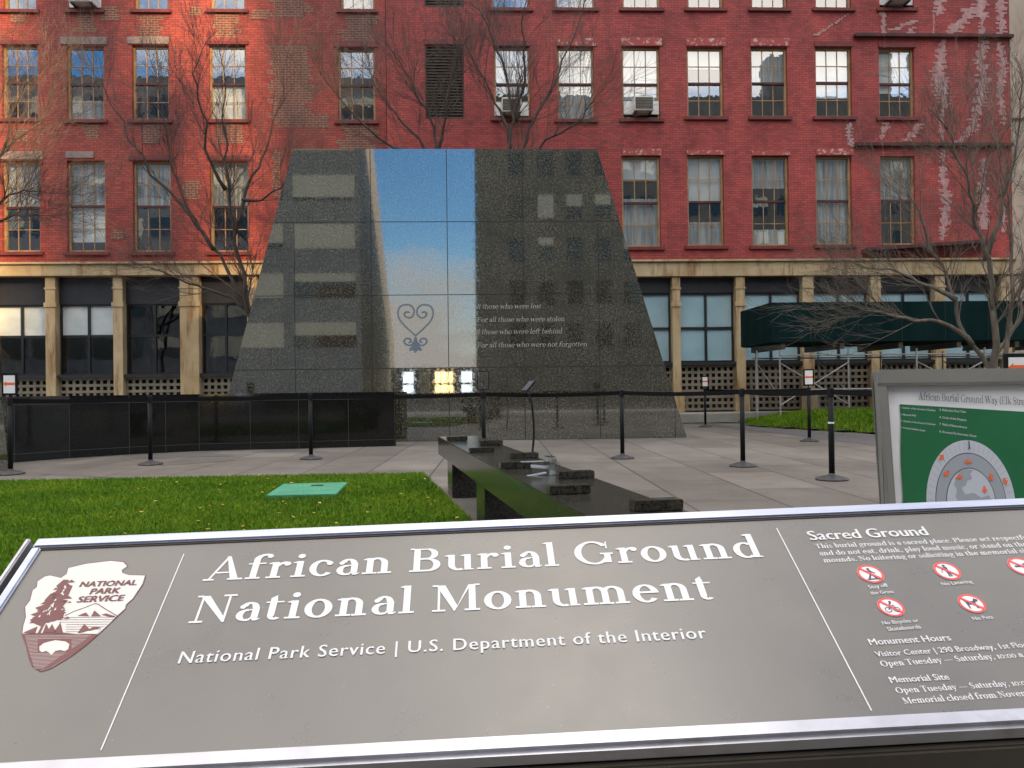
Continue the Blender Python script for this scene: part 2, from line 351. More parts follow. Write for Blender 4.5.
# ------------------------------------------------------------------ lettering
SER_T, SER_TH = 105, 38
def _arc(cx, cy, rx, ry, a0, a1, thick, thin, n=None):
    n = n or max(6, int(abs(a1-a0)/12)); o = []; i = []
    for k in range(n+1):
        w = R(a0+(a1-a0)*k/n); c, s = math.cos(w), math.sin(w)
        o.append((cx+rx*c, cy+ry*s)); i.append((cx+(rx-thick)*c, cy+(ry-thin)*s))
    return [[o[k], o[k+1], i[k+1], i[k]] for k in range(n)]
def _r(x0, y0, x1, y1): return [[(x0, y0), (x1, y0), (x1, y1), (x0, y1)]]
def _p(*p): return [list(p)]
def _dot(cx, cy, r): return [[(cx+r*math.cos(2*math.pi*k/14), cy+r*math.sin(2*math.pi*k/14)) for k in range(14)]]
def glyphs(T=118, H=50):
    t = T; G = {}
    S = lambda a, b, y: _r(a, y, b, y+H-4)                       # slab serif
    flag = lambda x, y: _p((x-70, y-48), (x-70, y-30), (x+2, y), (x+2, y-60))
    G[' '] = ([], 230)
    G['A'] = (_p((70, 0), (112, 0), (345, 640), (318, 715)) + _p((300, 715), (368, 715), (368+255, 0), (368+255-t-25, 0)) + _r(165, 205, 500, 245) + S(5, 195, 0) + S(425, 690, 0), 690)
    G['B'] = (_r(85, 0, 85+t, 700) + S(15, 90, 0) + S(15, 90, 668) + _arc(330, 528, 195, 172, -90, 90, t+5, H) + _r(185, 664, 335, 700) + _r(185, 356, 345, 356+H) + _arc(345, 196, 225, 196, -90, 90, t+10, H) + _r(185, 0, 350, H), 610)
    G['C'] = (_arc(365, 350, 340, 362, 38, 322, t+10, H) + _p((610, 470), (640, 470), (640, 700), (612, 660)), 690)
    G['D'] = (_r(85, 0, 85+t, 700) + S(15, 90, 0) + S(15, 90, 668) + _arc(330, 350, 350, 350, -90, 90, t+10, H) + _r(185, 664, 335, 700) + _r(185, 0, 335, H), 720)
    G['E'] = (_r(85, 0, 85+t, 700) + S(15, 90, 0) + S(15, 90, 668) + _r(185, 664, 540, 700) + _r(185, 340, 430, 340+H) + _r(185, 0, 555, H) + _r(515, 520, 545, 668) + _r(410, 270, 435, 450) + _p((530, 30), (560, 30), (580, 190), (555, 190)), 610)
    G['F'] = (_r(85, 0, 85+t, 700) + S(15, 270, 0) + S(15, 90, 668) + _r(185, 664, 530, 700) + _r(185, 335, 420, 335+H) + _r(505, 515, 535, 668) + _r(400, 265, 425, 450), 570)
    G['G'] = (_arc(370, 350, 345, 362, 38, 326, t+12, H) + _r(560, 40, 560+t, 300) + S(490, 730, 290) + _p((615, 470), (645, 470), (645, 700), (617, 660)), 750)
    G['I'] = (_r(85, 0, 85+t, 700) + S(15, 260, 0) + S(15, 260, 668), 275)
    G['M'] = (_r(115, 0, 155, 700) + _r(650, 0, 650+t, 700) + _p((85, 700), (85+t+40, 700), (455, 130), (410, 0), (395, 0)) + _p((405, 0), (435, 60), (690, 700), (645, 700)) + S(25, 250, 0) + S(575, 840, 0) + S(20, 130, 668) + S(740, 840, 668), 860)
    G['N'] = (_r(110, 0, 150, 700) + _r(565, 0, 605, 700) + _p((75, 700), (75+t+40, 700), (605, 80), (605, -8), (570, -8)) + S(20, 245, 0) + S(20, 120, 668) + S(470, 700, 668), 715)
    G['O'] = (_arc(375, 350, 350, 362, 0, 360, t+12, H), 750)
    G['P'] = (_r(85, 0, 85+t, 700) + S(15, 270, 0) + S(15, 90, 668) + _arc(330, 505, 205, 195, -90, 90, t+5, H) + _r(185, 664, 335, 700) + _r(185, 310, 335, 310+H), 570)
    G['S'] = (_arc(270, 515, 200, 197, 40, 265, t, H) + _arc(280, 185, 210, 197, -145, 88, t, H) + _p((175, 440), (210, 320), (390, 240), (360, 400)) + _p((425, 500), (450, 500), (450, 690), (430, 660)) + _p((60, 15), (85, 50), (85, 200), (60, 200)), 530)
    G['T'] = (_r(260, 0, 260+t, 700) + S(180, 445, 0) + _r(20, 664, 600, 700) + _r(20, 520, 48, 668) + _r(575, 520, 603, 668), 625)
    G['V'] = (_p((40, 690), (40+t+30, 690), (375, 130), (345, -10), (310, -10)) + _p((330, -10), (355, 40), (600, 690), (560, 690)) + S(0, 250, 668) + S(490, 660, 668), 660)
    G['W'] = (_p((40, 690), (40+t+25, 690), (330, 150), (305, -10), (270, -10)) + _p((285, -10), (310, 50), (500, 690), (465, 690)) + _p((430, 690), (430+t+25, 690), (690, 150), (665, -10), (630, -10)) + _p((645, -10), (670, 50), (890, 690), (850, 690)) + S(0, 240, 668) + S(390, 590, 668) + S(780, 950, 668), 940)
    st = lambda x, y=470: _r(x, 0, x+t, y) + S(x-70, x+t+70, 0)
    arch = lambda x: _arc(x+75, 310, 200, 172, 0, 150, t, H+4, 14) + _r(x+275-t, 0, x+275, 312) + S(x+275-t-60, x+345, 0)
    G['a'] = (_r(290, 60, 290+t, 330) + _arc(235, 325, 160, 157, 0, 160, t, H) + _dot(118, 360, 52) + _arc(205, 140, 170, 152, 70, 300, t, H) + _p((250, 255), (300, 265), (300, 300), (250, 292)) + _p((250, -10), (310, 50), (310, 110), (240, 28)) + _p((290, 70), (330, -8), (400, -8), (450, 40), (440, 58), (400, 40), (395, 75)), 455)
    G['b'] = (_r(80, 0, 80+t, 740) + flag(80, 740) + _arc(270, 235, 225, 247, -125, 130, t+5, H), 530)
    G['c'] = (_arc(255, 235, 230, 247, 52, 320, t+8, H) + _dot(378, 372, 58), 455)
    G['d'] = (_arc(260, 235, 230, 247, 50, 310, t+8, H) + _r(360, 20, 360+t, 740) + flag(360, 740) + _p((360, 0), (530, 0), (530, 30), (360, 60)), 545)
    G['e'] = (_arc(255, 235, 230, 247, 8, 322, t+8, H) + _r(110, 240, 483, 240+H), 495)
    G['f'] = (st(90, 590) + _arc(300, 580, 210, 165, 60, 180, t, H+6) + _dot(372, 665, 55) + _r(15, 434, 330, 470), 340)
    G['g'] = (_arc(235, 310, 195, 168, 0, 360, t-5, H) + _arc(240, -60, 225, 140, 0, 360, 70, H) + _p((110, 170), (170, 170), (150, 90), (330, 80), (330, 40), (110, 50)) + _p((370, 400), (500, 440), (500, 475), (380, 450)), 500)
    G['h'] = (st(85, 740) + flag(85, 740) + arch(190), 560)
    G['i'] = (st(85) + flag(85, 470) + _dot(85+t/2, 625, 68), 275)
    G['k'] = (st(85, 740) + flag(85, 740) + _p((190, 230), (230, 230), (430, 445), (380, 445)) + _p((235, 290), (300, 350), (500, 20), (380, 20)) + S(350, 560, 0) + S(320, 520, 440), 560)
    G['l'] = (st(85, 740) + flag(85, 740), 275)
    G['m'] = (st(85) + flag(85, 470) + arch(190) + arch(465), 835)
    G['n'] = (st(85) + flag(85, 470) + arch(190), 560)
    G['o'] = (_arc(260, 235, 235, 247, 0, 360, t+8, H), 520)
    G['p'] = (_r(85, -200, 85+t, 470) + S(15, 270, -205) + flag(85, 470) + _arc(270, 235, 230, 247, -130, 130, t+5, H), 540)
    G['q'] = (_arc(260, 235, 230, 247, 50, 310, t+8, H) + _r(360, -200, 360+t, 470) + S(300, 530, -205), 540)
    G['r'] = (st(85) + flag(85, 470) + _arc(310, 330, 150, 148, 70, 175, 60, H+14) + _dot(350, 410, 62), 410)
    G['s'] = (_arc(205, 345, 150, 135, 40, 265, 88, H) + _arc(210, 130, 165, 140, -150, 88, 88, H) + _p((110, 300), (140, 230), (330, 150), (300, 270)) + _r(320, 330, 345, 470) + _r(45, 0, 70, 150), 405)
    G['t'] = (_r(80, 90, 80+t, 560) + _p((80, 560), (185, 640), (185, 560)) + _r(15, 434, 320, 470) + _arc(205, 105, 125, 115, 180, 320, t-20, H), 335)
    G['u'] = (_r(75, 150, 75+t, 470) + flag(75, 470) + _arc(265, 160, 190, 172, 180, 300, t, H+4) + _r(365, 20, 365+t, 470) + flag(365, 470) + _p((365, 0), (535, 0), (535, 30), (365, 60)), 555)
    G['v'] = (_p((30, 460), (30+t+25, 460), (290, 110), (265, -8), (235, -8)) + _p((250, -8), (275, 40), (450, 460), (410, 460)) + S(0, 200, 438) + S(360, 500, 438), 495)
    G['w'] = (_p((30, 460), (30+t+15, 460), (265, 110), (240, -8), (210, -8)) + _p((225, -8), (250, 40), (400, 460), (365, 460)) + _p((335, 460), (335+t+15, 460), (560, 110), (535, -8), (505, -8)) + _p((520, -8), (545, 40), (710, 460), (670, 460)) + S(0, 190, 438) + S(620, 760, 438), 750)
    G['y'] = (_p((30, 460), (30+t+25, 460), (300, 100), (265, -8), (240, -8)) + _p((150, -205), (200, -205), (455, 460), (415, 460)) + _dot(140, -150, 55) + S(0, 200, 438) + S(360, 500, 438), 495)
    G['z'] = (_r(40, 434, 400, 470) + _r(40, 0, 410, 36) + _p((40, 36), (160, 36), (400, 440), (290, 440)), 440)
    G['.'] = (_dot(115, 55, 60), 230); G[','] = (_dot(115, 60, 55) + _p((80, 40), (160, 40), (90, -130), (60, -120)), 230)
    G[':'] = (_dot(115, 55, 60) + _dot(115, 370, 60), 230)
    G['-'] = (_r(30, 210, 270, 265), 300); G['\u2014'] = (_r(20, 225, 880, 265), 900)
    G['('] = (_arc(330, 280, 260, 460, 115, 245, 80, 30), 320); G[')'] = (_arc(-10, 280, 260, 460, -65, 65, 80, 30), 320)
    G['0'] = (_arc(235, 235, 215, 247, 0, 360, t-20, H), 470); G['1'] = (st(100) + flag(100, 470), 305)
    return G
GLY = glyphs(); GLY_L = glyphs(70, 34)
def serif_polys(s, light=False, track=0.0, italic=0.0):
    G = GLY_L if light else GLY; x = 0; out = []
    for ch in s:
        ps, adv = G.get(ch, G['o'])
        for p in ps: out.append([((a+x+b*italic)/700, b/700) for a, b in p])
        x += adv + track
    return out, (x-track)/700
_fc = {}
def sans_polys(s, bold=0.0, italic=0.0, track=1.0):
    """triangles of Blender's built-in typeface, cap height about 1"""
    c = bpy.data.curves.new('t', 'FONT'); c.body = s; c.size = 1; c.offset = bold; c.resolution_u = 3; c.shear = italic; c.space_character = track
    c.fill_mode = 'FRONT'
    o = bpy.data.objects.new('t', c); COL.objects.link(o)
    bpy.context.view_layer.update()
    me = bpy.data.meshes.new_from_object(o.evaluated_get(bpy.context.evaluated_depsgraph_get()))
    V = [v.co.copy() for v in me.vertices]
    polys = [[(V[i].x/.73, V[i].y/.73) for i in p.vertices] for p in me.polygons]
    bpy.data.objects.remove(o); bpy.data.curves.remove(c); bpy.data.meshes.remove(me)
    xs = [q[0] for p in polys for q in p]
    x0 = min(xs); w = max(xs)-x0
    return [[(a-x0, b) for a, b in p] for p in polys], w
class Plane:
    """a flat face in the place: origin, unit axes u (along), v (up), n (out of the face)"""
    def __init__(s, o, u, v):
        s.o = Vector(o); s.u = Vector(u).normalized(); s.v = (Vector(v) - s.u*Vector(v).dot(s.u)).normalized(); s.n = s.u.cross(s.v)
    def P(s, a, b, h=0.0): return s.o + s.u*a + s.v*b + s.n*h
    def ab(s, px, py):
        q = on_plane(px, py, s.o, s.n) - s.o; return q.dot(s.u), q.dot(s.v)
    def mat(s):
        m = Matrix((s.u, s.v, s.n)).transposed().to_4x4(); m.translation = s.o; return m
def put_text(mb, pl, polys, width, a0, b0, a1, b1, h, m=0, ys=1.0, step=2e-5):
    """polys laid on the plane from (a0, b0) with their full width ending at (a1, b1)"""
    d = Vector((a1-a0, b1-b0)); k = d.length/width; e = d.normalized(); f = Vector((-e.y, e.x))
    for i, p in enumerate(polys):
        hh = h + (i % 12)*step
        mb.face([pl.P(a0 + e.x*x*k + f.x*y*k*ys, b0 + e.y*x*k + f.y*y*k*ys, hh) for x, y in p], m)
def poly_on(mb, pl, pxs, h, m=0): mb.face([pl.P(*pl.ab(x, y), h) for x, y in pxs], m)
def ribbon(mb, pl, abs_, w, h, m=0):
    """a flat line of width w through plane coordinates"""
    for (a, b), (c, d) in zip(abs_[:-1], abs_[1:]):
        e = Vector((c-a, d-b))
        if e.length < 1e-9: continue
        e.normalize(); q = Vector((-e.y, e.x))*(w/2)
        mb.face([pl.P(a-q.x, b-q.y, h), pl.P(c-q.x, d-q.y, h), pl.P(c+q.x, d+q.y, h), pl.P(a+q.x, b+q.y, h)], m)
def ellipse(mb, pl, a, b, ra, rb, h, m=0, n=40): mb.face([pl.P(a+ra*math.cos(2*math.pi*k/n), b+rb*math.sin(2*math.pi*k/n), h) for k in range(n)], m)
def ring(mb, pl, a, b, ra, rb, w, h, m=0, n=40):
    for k in range(n):
        c0, s0, c1, s1 = math.cos(2*math.pi*k/n), math.sin(2*math.pi*k/n), math.cos(2*math.pi*(k+1)/n), math.sin(2*math.pi*(k+1)/n)
        mb.face([pl.P(a+ra*c0, b+rb*s0, h), pl.P(a+ra*c1, b+rb*s1, h), pl.P(a+(ra-w)*c1, b+(rb-w)*s1, h), pl.P(a+(ra-w)*c0, b+(rb-w)*s0, h)], m)

# ------------------------------------------------------------------ the ground
mb = MB(); mb.face([(-900, -900, -.02), (900, -900, -.02), (900, 900, -.02), (-900, 900, -.02)])
structure(mb.build('ground', M['asphalt']))
mb = MB(); mb.face([(-34, -3, 0), (34, -3, 0), (34, 24.2, 0), (-34, 24.2, 0)])
structure(mb.build('plaza_pavement', M['paving']))
mb = MB(); mb.box(-34, -8, -.16, 34, -3.004, -.006); structure(mb.build('sidewalk', M['concrete']))
YF = 26.0
mb = MB(); mb.box(-34, 24.204, -.1, 34, 27.5, .28); structure(mb.build('raised_sidewalk', M['concrete']))
# darker wedge pavers let into the plaza beside the wall
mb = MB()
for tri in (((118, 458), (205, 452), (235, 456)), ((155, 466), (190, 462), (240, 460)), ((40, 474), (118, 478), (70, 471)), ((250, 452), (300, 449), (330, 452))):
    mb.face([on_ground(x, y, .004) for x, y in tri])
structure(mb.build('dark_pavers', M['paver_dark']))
# slate path along the mound
gp = lambda x, y, z=0.: on_ground(x, y, z)
mb = MB(); mb.face([gp(690, 421.5, .004), gp(760, 428, .004), gp(880, 436, .004), gp(1040, 447, .004), gp(1040, 462, .004), gp(880, 446, .004), gp(700, 424, .004)][::-1])
structure(mb.build('slate_path', M['path_slate']))

def blades(name, pts, parent, hgt=.05, seed=1, m='grass', wid=.004):
    """short curved blades rooted at the given points, one mesh"""
    rng = np.random.default_rng(seed); n = len(pts)
    a = rng.uniform(0, 2*np.pi, n); L = hgt*rng.uniform(.55, 1.25, n); w = wid*rng.uniform(.7, 1.4, n); lean = rng.uniform(.1, .8, n)*L; b = rng.uniform(0, 2*np.pi, n)
    d = np.stack([np.cos(a), np.sin(a), np.zeros(n)], 1)*w[:, None]; le = np.stack([np.cos(b)*lean, np.sin(b)*lean, L], 1)
    mid = pts + le*np.array([.35, .35, .6]); v = np.stack([pts-d, pts+d, mid+d*.8, mid-d*.8, pts+le], 1).reshape(-1, 3)
    i = np.arange(n)*5
    quads = np.stack([i, i+1, i+2, i+3], 1); tris = np.stack([i+3, i+2, i+4], 1)
    me = bpy.data.meshes.new(name); me.vertices.add(len(v)); me.vertices.foreach_set('co', v.astype(np.float32).ravel())
    me.loops.add(7*n); me.polygons.add(2*n)
    li = np.concatenate([quads.ravel(), tris.ravel()]); me.loops.foreach_set('vertex_index', li.astype(np.int32))
    ls = np.concatenate([np.arange(n)*4, 4*n+np.arange(n)*3]); me.polygons.foreach_set('loop_start', ls.astype(np.int32))
    me.update(calc_edges=True); me.validate(); me.materials.append(M[m])
    o = link(name, me, parent); return o
def inside(poly, x, y):
    c = np.zeros(len(x), bool); n = len(poly)
    for k in range(n):
        (x1, y1), (x2, y2) = poly[k], poly[(k+1) % n]
        t = ((y1 > y) != (y2 > y)) & (x < (x2-x1)*(y-y1)/(y2-y1+1e-12)+x1); c ^= t
    return c
LAWN = [tuple(gp(x, y).xy) for x, y in ((-260, 493), (0, 484.5), (200, 480.5), (424, 476.5), (467, 521))]
l4 = Vector(LAWN[4]); l3 = Vector(LAWN[3]); dn = (l4-l3).normalized(); near = l3 + dn*7.6
LAWN += [tuple(near), (LAWN[0][0]-1, near.y)]
mb = MB(); mb.prism([(x, y, .001) for x, y in LAWN][::-1], [(x, y, .03) for x, y in LAWN][::-1])
structure(mb.build('lawn_soil', M['soil']))
rng = np.random.default_rng(5)
PT = []
for (y0, y1, dens, xl) in ((near.y, 4.4, 900, -6), (4.4, 7.0, 6800, -6.5), (7.0, 11.0, 5200, -8)):
    n = int((y1-y0)*(1-xl)*dens); x = rng.uniform(xl, 1, n); y = rng.uniform(y0, y1, n); k = inside(LAWN, x, y)
    PT.append(np.stack([x[k], y[k], np.full(k.sum(), .028)], 1))
PT = np.concatenate(PT)
tag(blades('lawn_grass', PT, None, .040, 2, wid=.0032), 'bright green mown lawn with a few fallen leaves beside the bench', 'lawn', kind='stuff')
rng = np.random.default_rng(8); mb = MB()
n = 0
while n < 170:
    x, y = rng.uniform(-8, 0), rng.uniform(4.6, 10.2)
    if not inside(LAWN, np.array([x]), np.array([y]))[0]: continue
    if rng.random() > .25 + .75*(x > -4): continue
    a = rng.uniform(0, 6.28); s = rng.uniform(.011, .028); z = .062 + rng.uniform(0, .012); e = Vector((math.cos(a), math.sin(a), rng.uniform(-.3, .3)))*s; f = Vector((-math.sin(a), math.cos(a), rng.uniform(-.3, .3)))*s*.55
    p = Vector((x, y, z)); mb.face([p-e, p-f, p+e, p+f]); n += 1
tag(mb.build('fallen_leaves', M['leaf']), 'small yellow and orange leaves fallen on the lawn', 'leaves', kind='stuff')
# grassy mound at the right
MX0, MY0, MX1, MY1 = 6.0, 15.2, 15.0, 24.0
MP = [tuple(gp(x, y).xy) for x, y in ((722, 420.5), (760, 427), (880, 434.5), (1045, 446))] + [(16, 24.1), (5.2, 24.1)]
def mh(x, y):
    d = 99.0
    for k in range(len(MP)):
        a = Vector(MP[k]); b = Vector(MP[(k+1) % len(MP)]); ab = b-a; p = Vector((x, y)); t = max(0, min(1, (p-a).dot(ab)/ab.dot(ab))); d = min(d, (a+ab*t-p).length)
    return .015 + .42*(1-math.exp(-d/1.1))*min(1, max(.25, (x-6.2)/2.5))
mb = MB(); N = 40; g = {}
xs = np.linspace(min(p[0] for p in MP), max(p[0] for p in MP), N); ys = np.linspace(min(p[1] for p in MP), max(p[1] for p in MP), N)
for i in range(N-1):
    for j in range(N-1):
        q = [(xs[i], ys[j]), (xs[i+1], ys[j]), (xs[i+1], ys[j+1]), (xs[i], ys[j+1])]
        if inside(MP, np.array([q[0][0]*.5+q[2][0]*.5]), np.array([q[0][1]*.5+q[2][1]*.5]))[0]: mb.face([(x, y, mh(x, y)) for x, y in q])
structure(mb.build('grass_mound', M['soil'], smooth=True))
rng = np.random.default_rng(11); n = 90000
x = rng.uniform(5, 15, n); y = rng.uniform(15.5, 24, n); k = inside(MP, x, y); x, y = x[k], y[k]
z = np.array([mh(a, b) for a, b in zip(x, y)])
tag(blades('mound_grass', np.stack([x, y, z], 1), None, .085, 3, wid=.008), 'green grass on the low mound in front of the scaffold shed', 'grass', kind='stuff')
# ------------------------------------------------------------------ facades across the lane
def wx(px, py, Y=YF): p = at_y(px, py, Y); return p.x, p.z
def rect(x0, y0, x1, y1, Y=YF):
    cx, cy = (x0+x1)/2, (y0+y1)/2
    return wx(x0, cy, Y)[0], wx(cx, y1, Y)[1], wx(x1, cy, Y)[0], wx(cx, y0, Y)[1]      # X0, Z0, X1, Z1
def wall_holes(mb, X0, X1, Z0, Z1, Y, holes, reveal, m=0, mr=None):
    xs = sorted({X0, X1} | {h[0] for h in holes} | {h[2] for h in holes}); zs = sorted({Z0, Z1} | {h[1] for h in holes} | {h[3] for h in holes})
    for i in range(len(xs)-1):
        run = None
        for j in range(len(zs)-1):
            cx, cz = (xs[i]+xs[i+1])/2, (zs[j]+zs[j+1])/2
            hole = any(h[0] < cx < h[2] and h[1] < cz < h[3] for h in holes)
            if not hole and run is None: run = zs[j]
            if (hole or j == len(zs)-2) and run is not None:
                top = zs[j] if hole else zs[j+1]
                mb.face([(xs[i], Y, run), (xs[i+1], Y, run), (xs[i+1], Y, top), (xs[i], Y, top)], m); run = None
    q = m if mr is None else mr
    for a, b, c, d in holes:
        for p0, p1 in (((a, b), (c, b)), ((c, b), (c, d)), ((c, d), (a, d)), ((a, d), (a, b))):
            mb.face([(p0[0], Y, p0[1]), (p0[0], Y+reveal, p0[1]), (p1[0], Y+reveal, p1[1]), (p1[0], Y, p1[1])], q)
def jag(mb, px_pts, Y, seed, course=.085, m=0):
    """rows of brick-course length strips, ragged at both ends; px_pts = (x, y, width) down a centre line"""
    r = random.Random(seed); p = [(*wx(x, y, Y), w*(.85 if course < .1 else 1)/FPX*Y) for x, y, w in px_pts]
    z = p[0][1]
    while z > p[-1][1]:
        for (x0, z0, w0), (x1, z1, w1) in zip(p[:-1], p[1:]):
            if z0 >= z >= z1:
                t = (z0-z)/(z0-z1+1e-9); cx = x0+(x1-x0)*t; w = w0+(w1-w0)*t
                lo_, hi_ = (.6, 1.15) if course > .1 else (.15, 1.6); a = cx - w*.5*r.uniform(lo_, hi_); b = cx + w*.5*r.uniform(lo_, hi_)
                mb.face([(a, Y, z-course*.97), (b, Y, z-course*.97), (b, Y, z), (a, Y, z)], m)
                break
        z -= course
def patch(mb, x0, y0, x1, y1, Y, seed, m=0):
    w = x1-x0; jag(mb, [((x0+x1)/2, y0, w), ((x0+x1)/2, y1, w)], Y, seed, .15, m)
def sash_window(root, rc, Y, seed, blind, rows=2, frame=.065):
    """tan six-over-six sash window in its opening"""
    X0, Z0, X1, Z1 = rc; r = random.Random(seed); y = Y+.11
    mb = MB(); f = frame
    mb.box(X0+.003, y, Z0+.003, X0+f, y+.09, Z1-.003); mb.box(X1-f, y, Z0+.003, X1-.003, y+.09, Z1-.003)
    mb.box(X0+f, y+.002, Z1-f, X1-f, y+.09, Z1-.003); mb.box(X0+f, y+.002, Z0+.003, X1-f, y+.09, Z0+f*1.1)
    zm = (Z0+Z1)/2 + r.uniform(-.01, .01)*(Z1-Z0)
    mb.box(X0+f, y+.012, zm-.035, X1-f, y+.088, zm+.035, 1)
    ix0, ix1 = X0+f, X1-f
    for s, (a, b) in enumerate(((Z0+f*1.1, zm-.035), (zm+.035, Z1-f))):
        yy = y+.03+.02*(1-s)
        for k in (1, 2):
            xc = ix0+(ix1-ix0)*k/3; mb.box(xc-.012, yy, a, xc+.012, yy+.03, b, 0)
        zc = (a+b)/2; mb.box(ix0, yy+.003, zc-.012, ix1, yy+.027, zc+.012, 0)
    w = mb.build('window', [M['wood'], M['cornice_dark']], root)
    g = MB(); g.face([(ix0, y+.07, Z0+f), (ix1, y+.07, Z0+f), (ix1, y+.07, zm), (ix0, y+.07, zm)]); g.face([(ix0, y+.05, zm), (ix1, y+.05, zm), (ix1, y+.05, Z1-f), (ix0, y+.05, Z1-f)])
    g.build('pane', M['glass'], w)
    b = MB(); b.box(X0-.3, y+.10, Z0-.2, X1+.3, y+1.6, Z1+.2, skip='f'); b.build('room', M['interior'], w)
    for kind, t0, t1 in blind:                       # fractions of the height, from the sill up
        c = MB(); za, zb = Z0+(Z1-Z0)*t0, Z0+(Z1-Z0)*t1; n = 14
        if kind == 'curtain':
            for k in range(n):
                xa, xb = X0+(X1-X0)*k/n, X0+(X1-X0)*(k+1)/n; d0, d1 = .03*math.sin(k*1.9+seed), .03*math.sin((k+1)*1.9+seed)
                c.face([(xa, y+.16+d0, za), (xb, y+.16+d1, za), (xb, y+.16+d1, zb), (xa, y+.16+d0, zb)])
            c.build('curtain', M['curtain'], w)
        else:
            c.face([(X0, y+.13, za), (X1, y+.13, za), (X1, y+.13, zb), (X0, y+.13, zb)]); c.build('blind', M['blind'], w)
    s = MB(); s.box(X0-.11, Y-.09, Z0-.10, X1+.11, Y+.10, Z0-.002); s.build('sill', M['dark_red'], w)
    return w
WL = []
for (a, b, y0, y1) in ((3, 36, -62, 10), (68, 101, -62, 10), (134, 168, -62, 10), (210, 245, -62, 10), (340, 374, -62, 10)): WL.append((a, y0, b, y1, 1))
for (a, y0, b, y1) in ((2, 45, 38, 119), (66.5, 46, 104, 120), (132, 45, 169, 120), (209, 45, 246, 120), (338, 48, 375, 121), (-66, 45, -29, 119)): WL.append((a, y0, b, y1, 2))
for (a, y0, b, y1) in ((2, 160.5, 40, 252), (67, 160.5, 105.5, 252), (133, 161, 171, 252), (210, 161, 248.5, 252), (338, 162, 376, 252), (-66, 160, -28, 252)): WL.append((a, y0, b, y1, 3))
WR = []
for (a, b) in ((491, 529), (555, 595), (622, 660), (687, 723), (751, 787), (815, 851), (879, 913)): WR.append((a, -60, b, 8.5, 1))
for (a, y0, b, y1) in ((494, 46.5, 530, 118), (557.5, 46.5, 594, 119.5), (622, 46.5, 660, 119), (687, 47, 723.5, 117), (751, 47, 787.5, 117), (815.5, 47, 852, 117), (879, 48, 914.5, 117.5)): WR.append((a, y0, b, y1, 2))
for (a, y0, b, y1) in ((494, 157, 530, 246), (557.5, 157, 594, 246), (622, 156, 660.5, 247), (687.5, 155, 724, 246), (752, 156, 789, 246), (816, 156, 852, 245), (880.6, 156, 915.5, 245)): WR.append((a, y0, b, y1, 3))
LOUV = [(424, -60, 463.5, 7), (425, 45, 464, 119)]
SPEC = {2: {2: [], 66.5: [('curtain', 0, .3)], 132: [], 209: [('blind', 0, .5)], 338: [], 494: [('blind', .5, 1)], 557.5: [('blind', .42, 1), ('curtain', 0, .4)], 622: [('blind', .52, 1), ('curtain', .3, .5)],
        687: [('blind', .72, 1)], 751: [('curtain', .5, 1)], 815.5: [('blind', .30, 1)], 879: [('blind', .38, .95)]},
        3: {2: [('curtain', .5, 1)], 67: [('curtain', .5, 1), ('blind', .12, .5)], 133: [('curtain', .5, 1)], 210: [('curtain', .5, 1)], 338: [], 622: [('blind', .76, 1), ('curtain', 0, .55)], 687.5: [('blind', .5, 1), ('curtain', 0, .28)],
        752: [('curtain', .66, 1), ('curtain', .02, .2)], 816: [('curtain', 0, 1)], 880.6: [('curtain', .5, 1)]}}
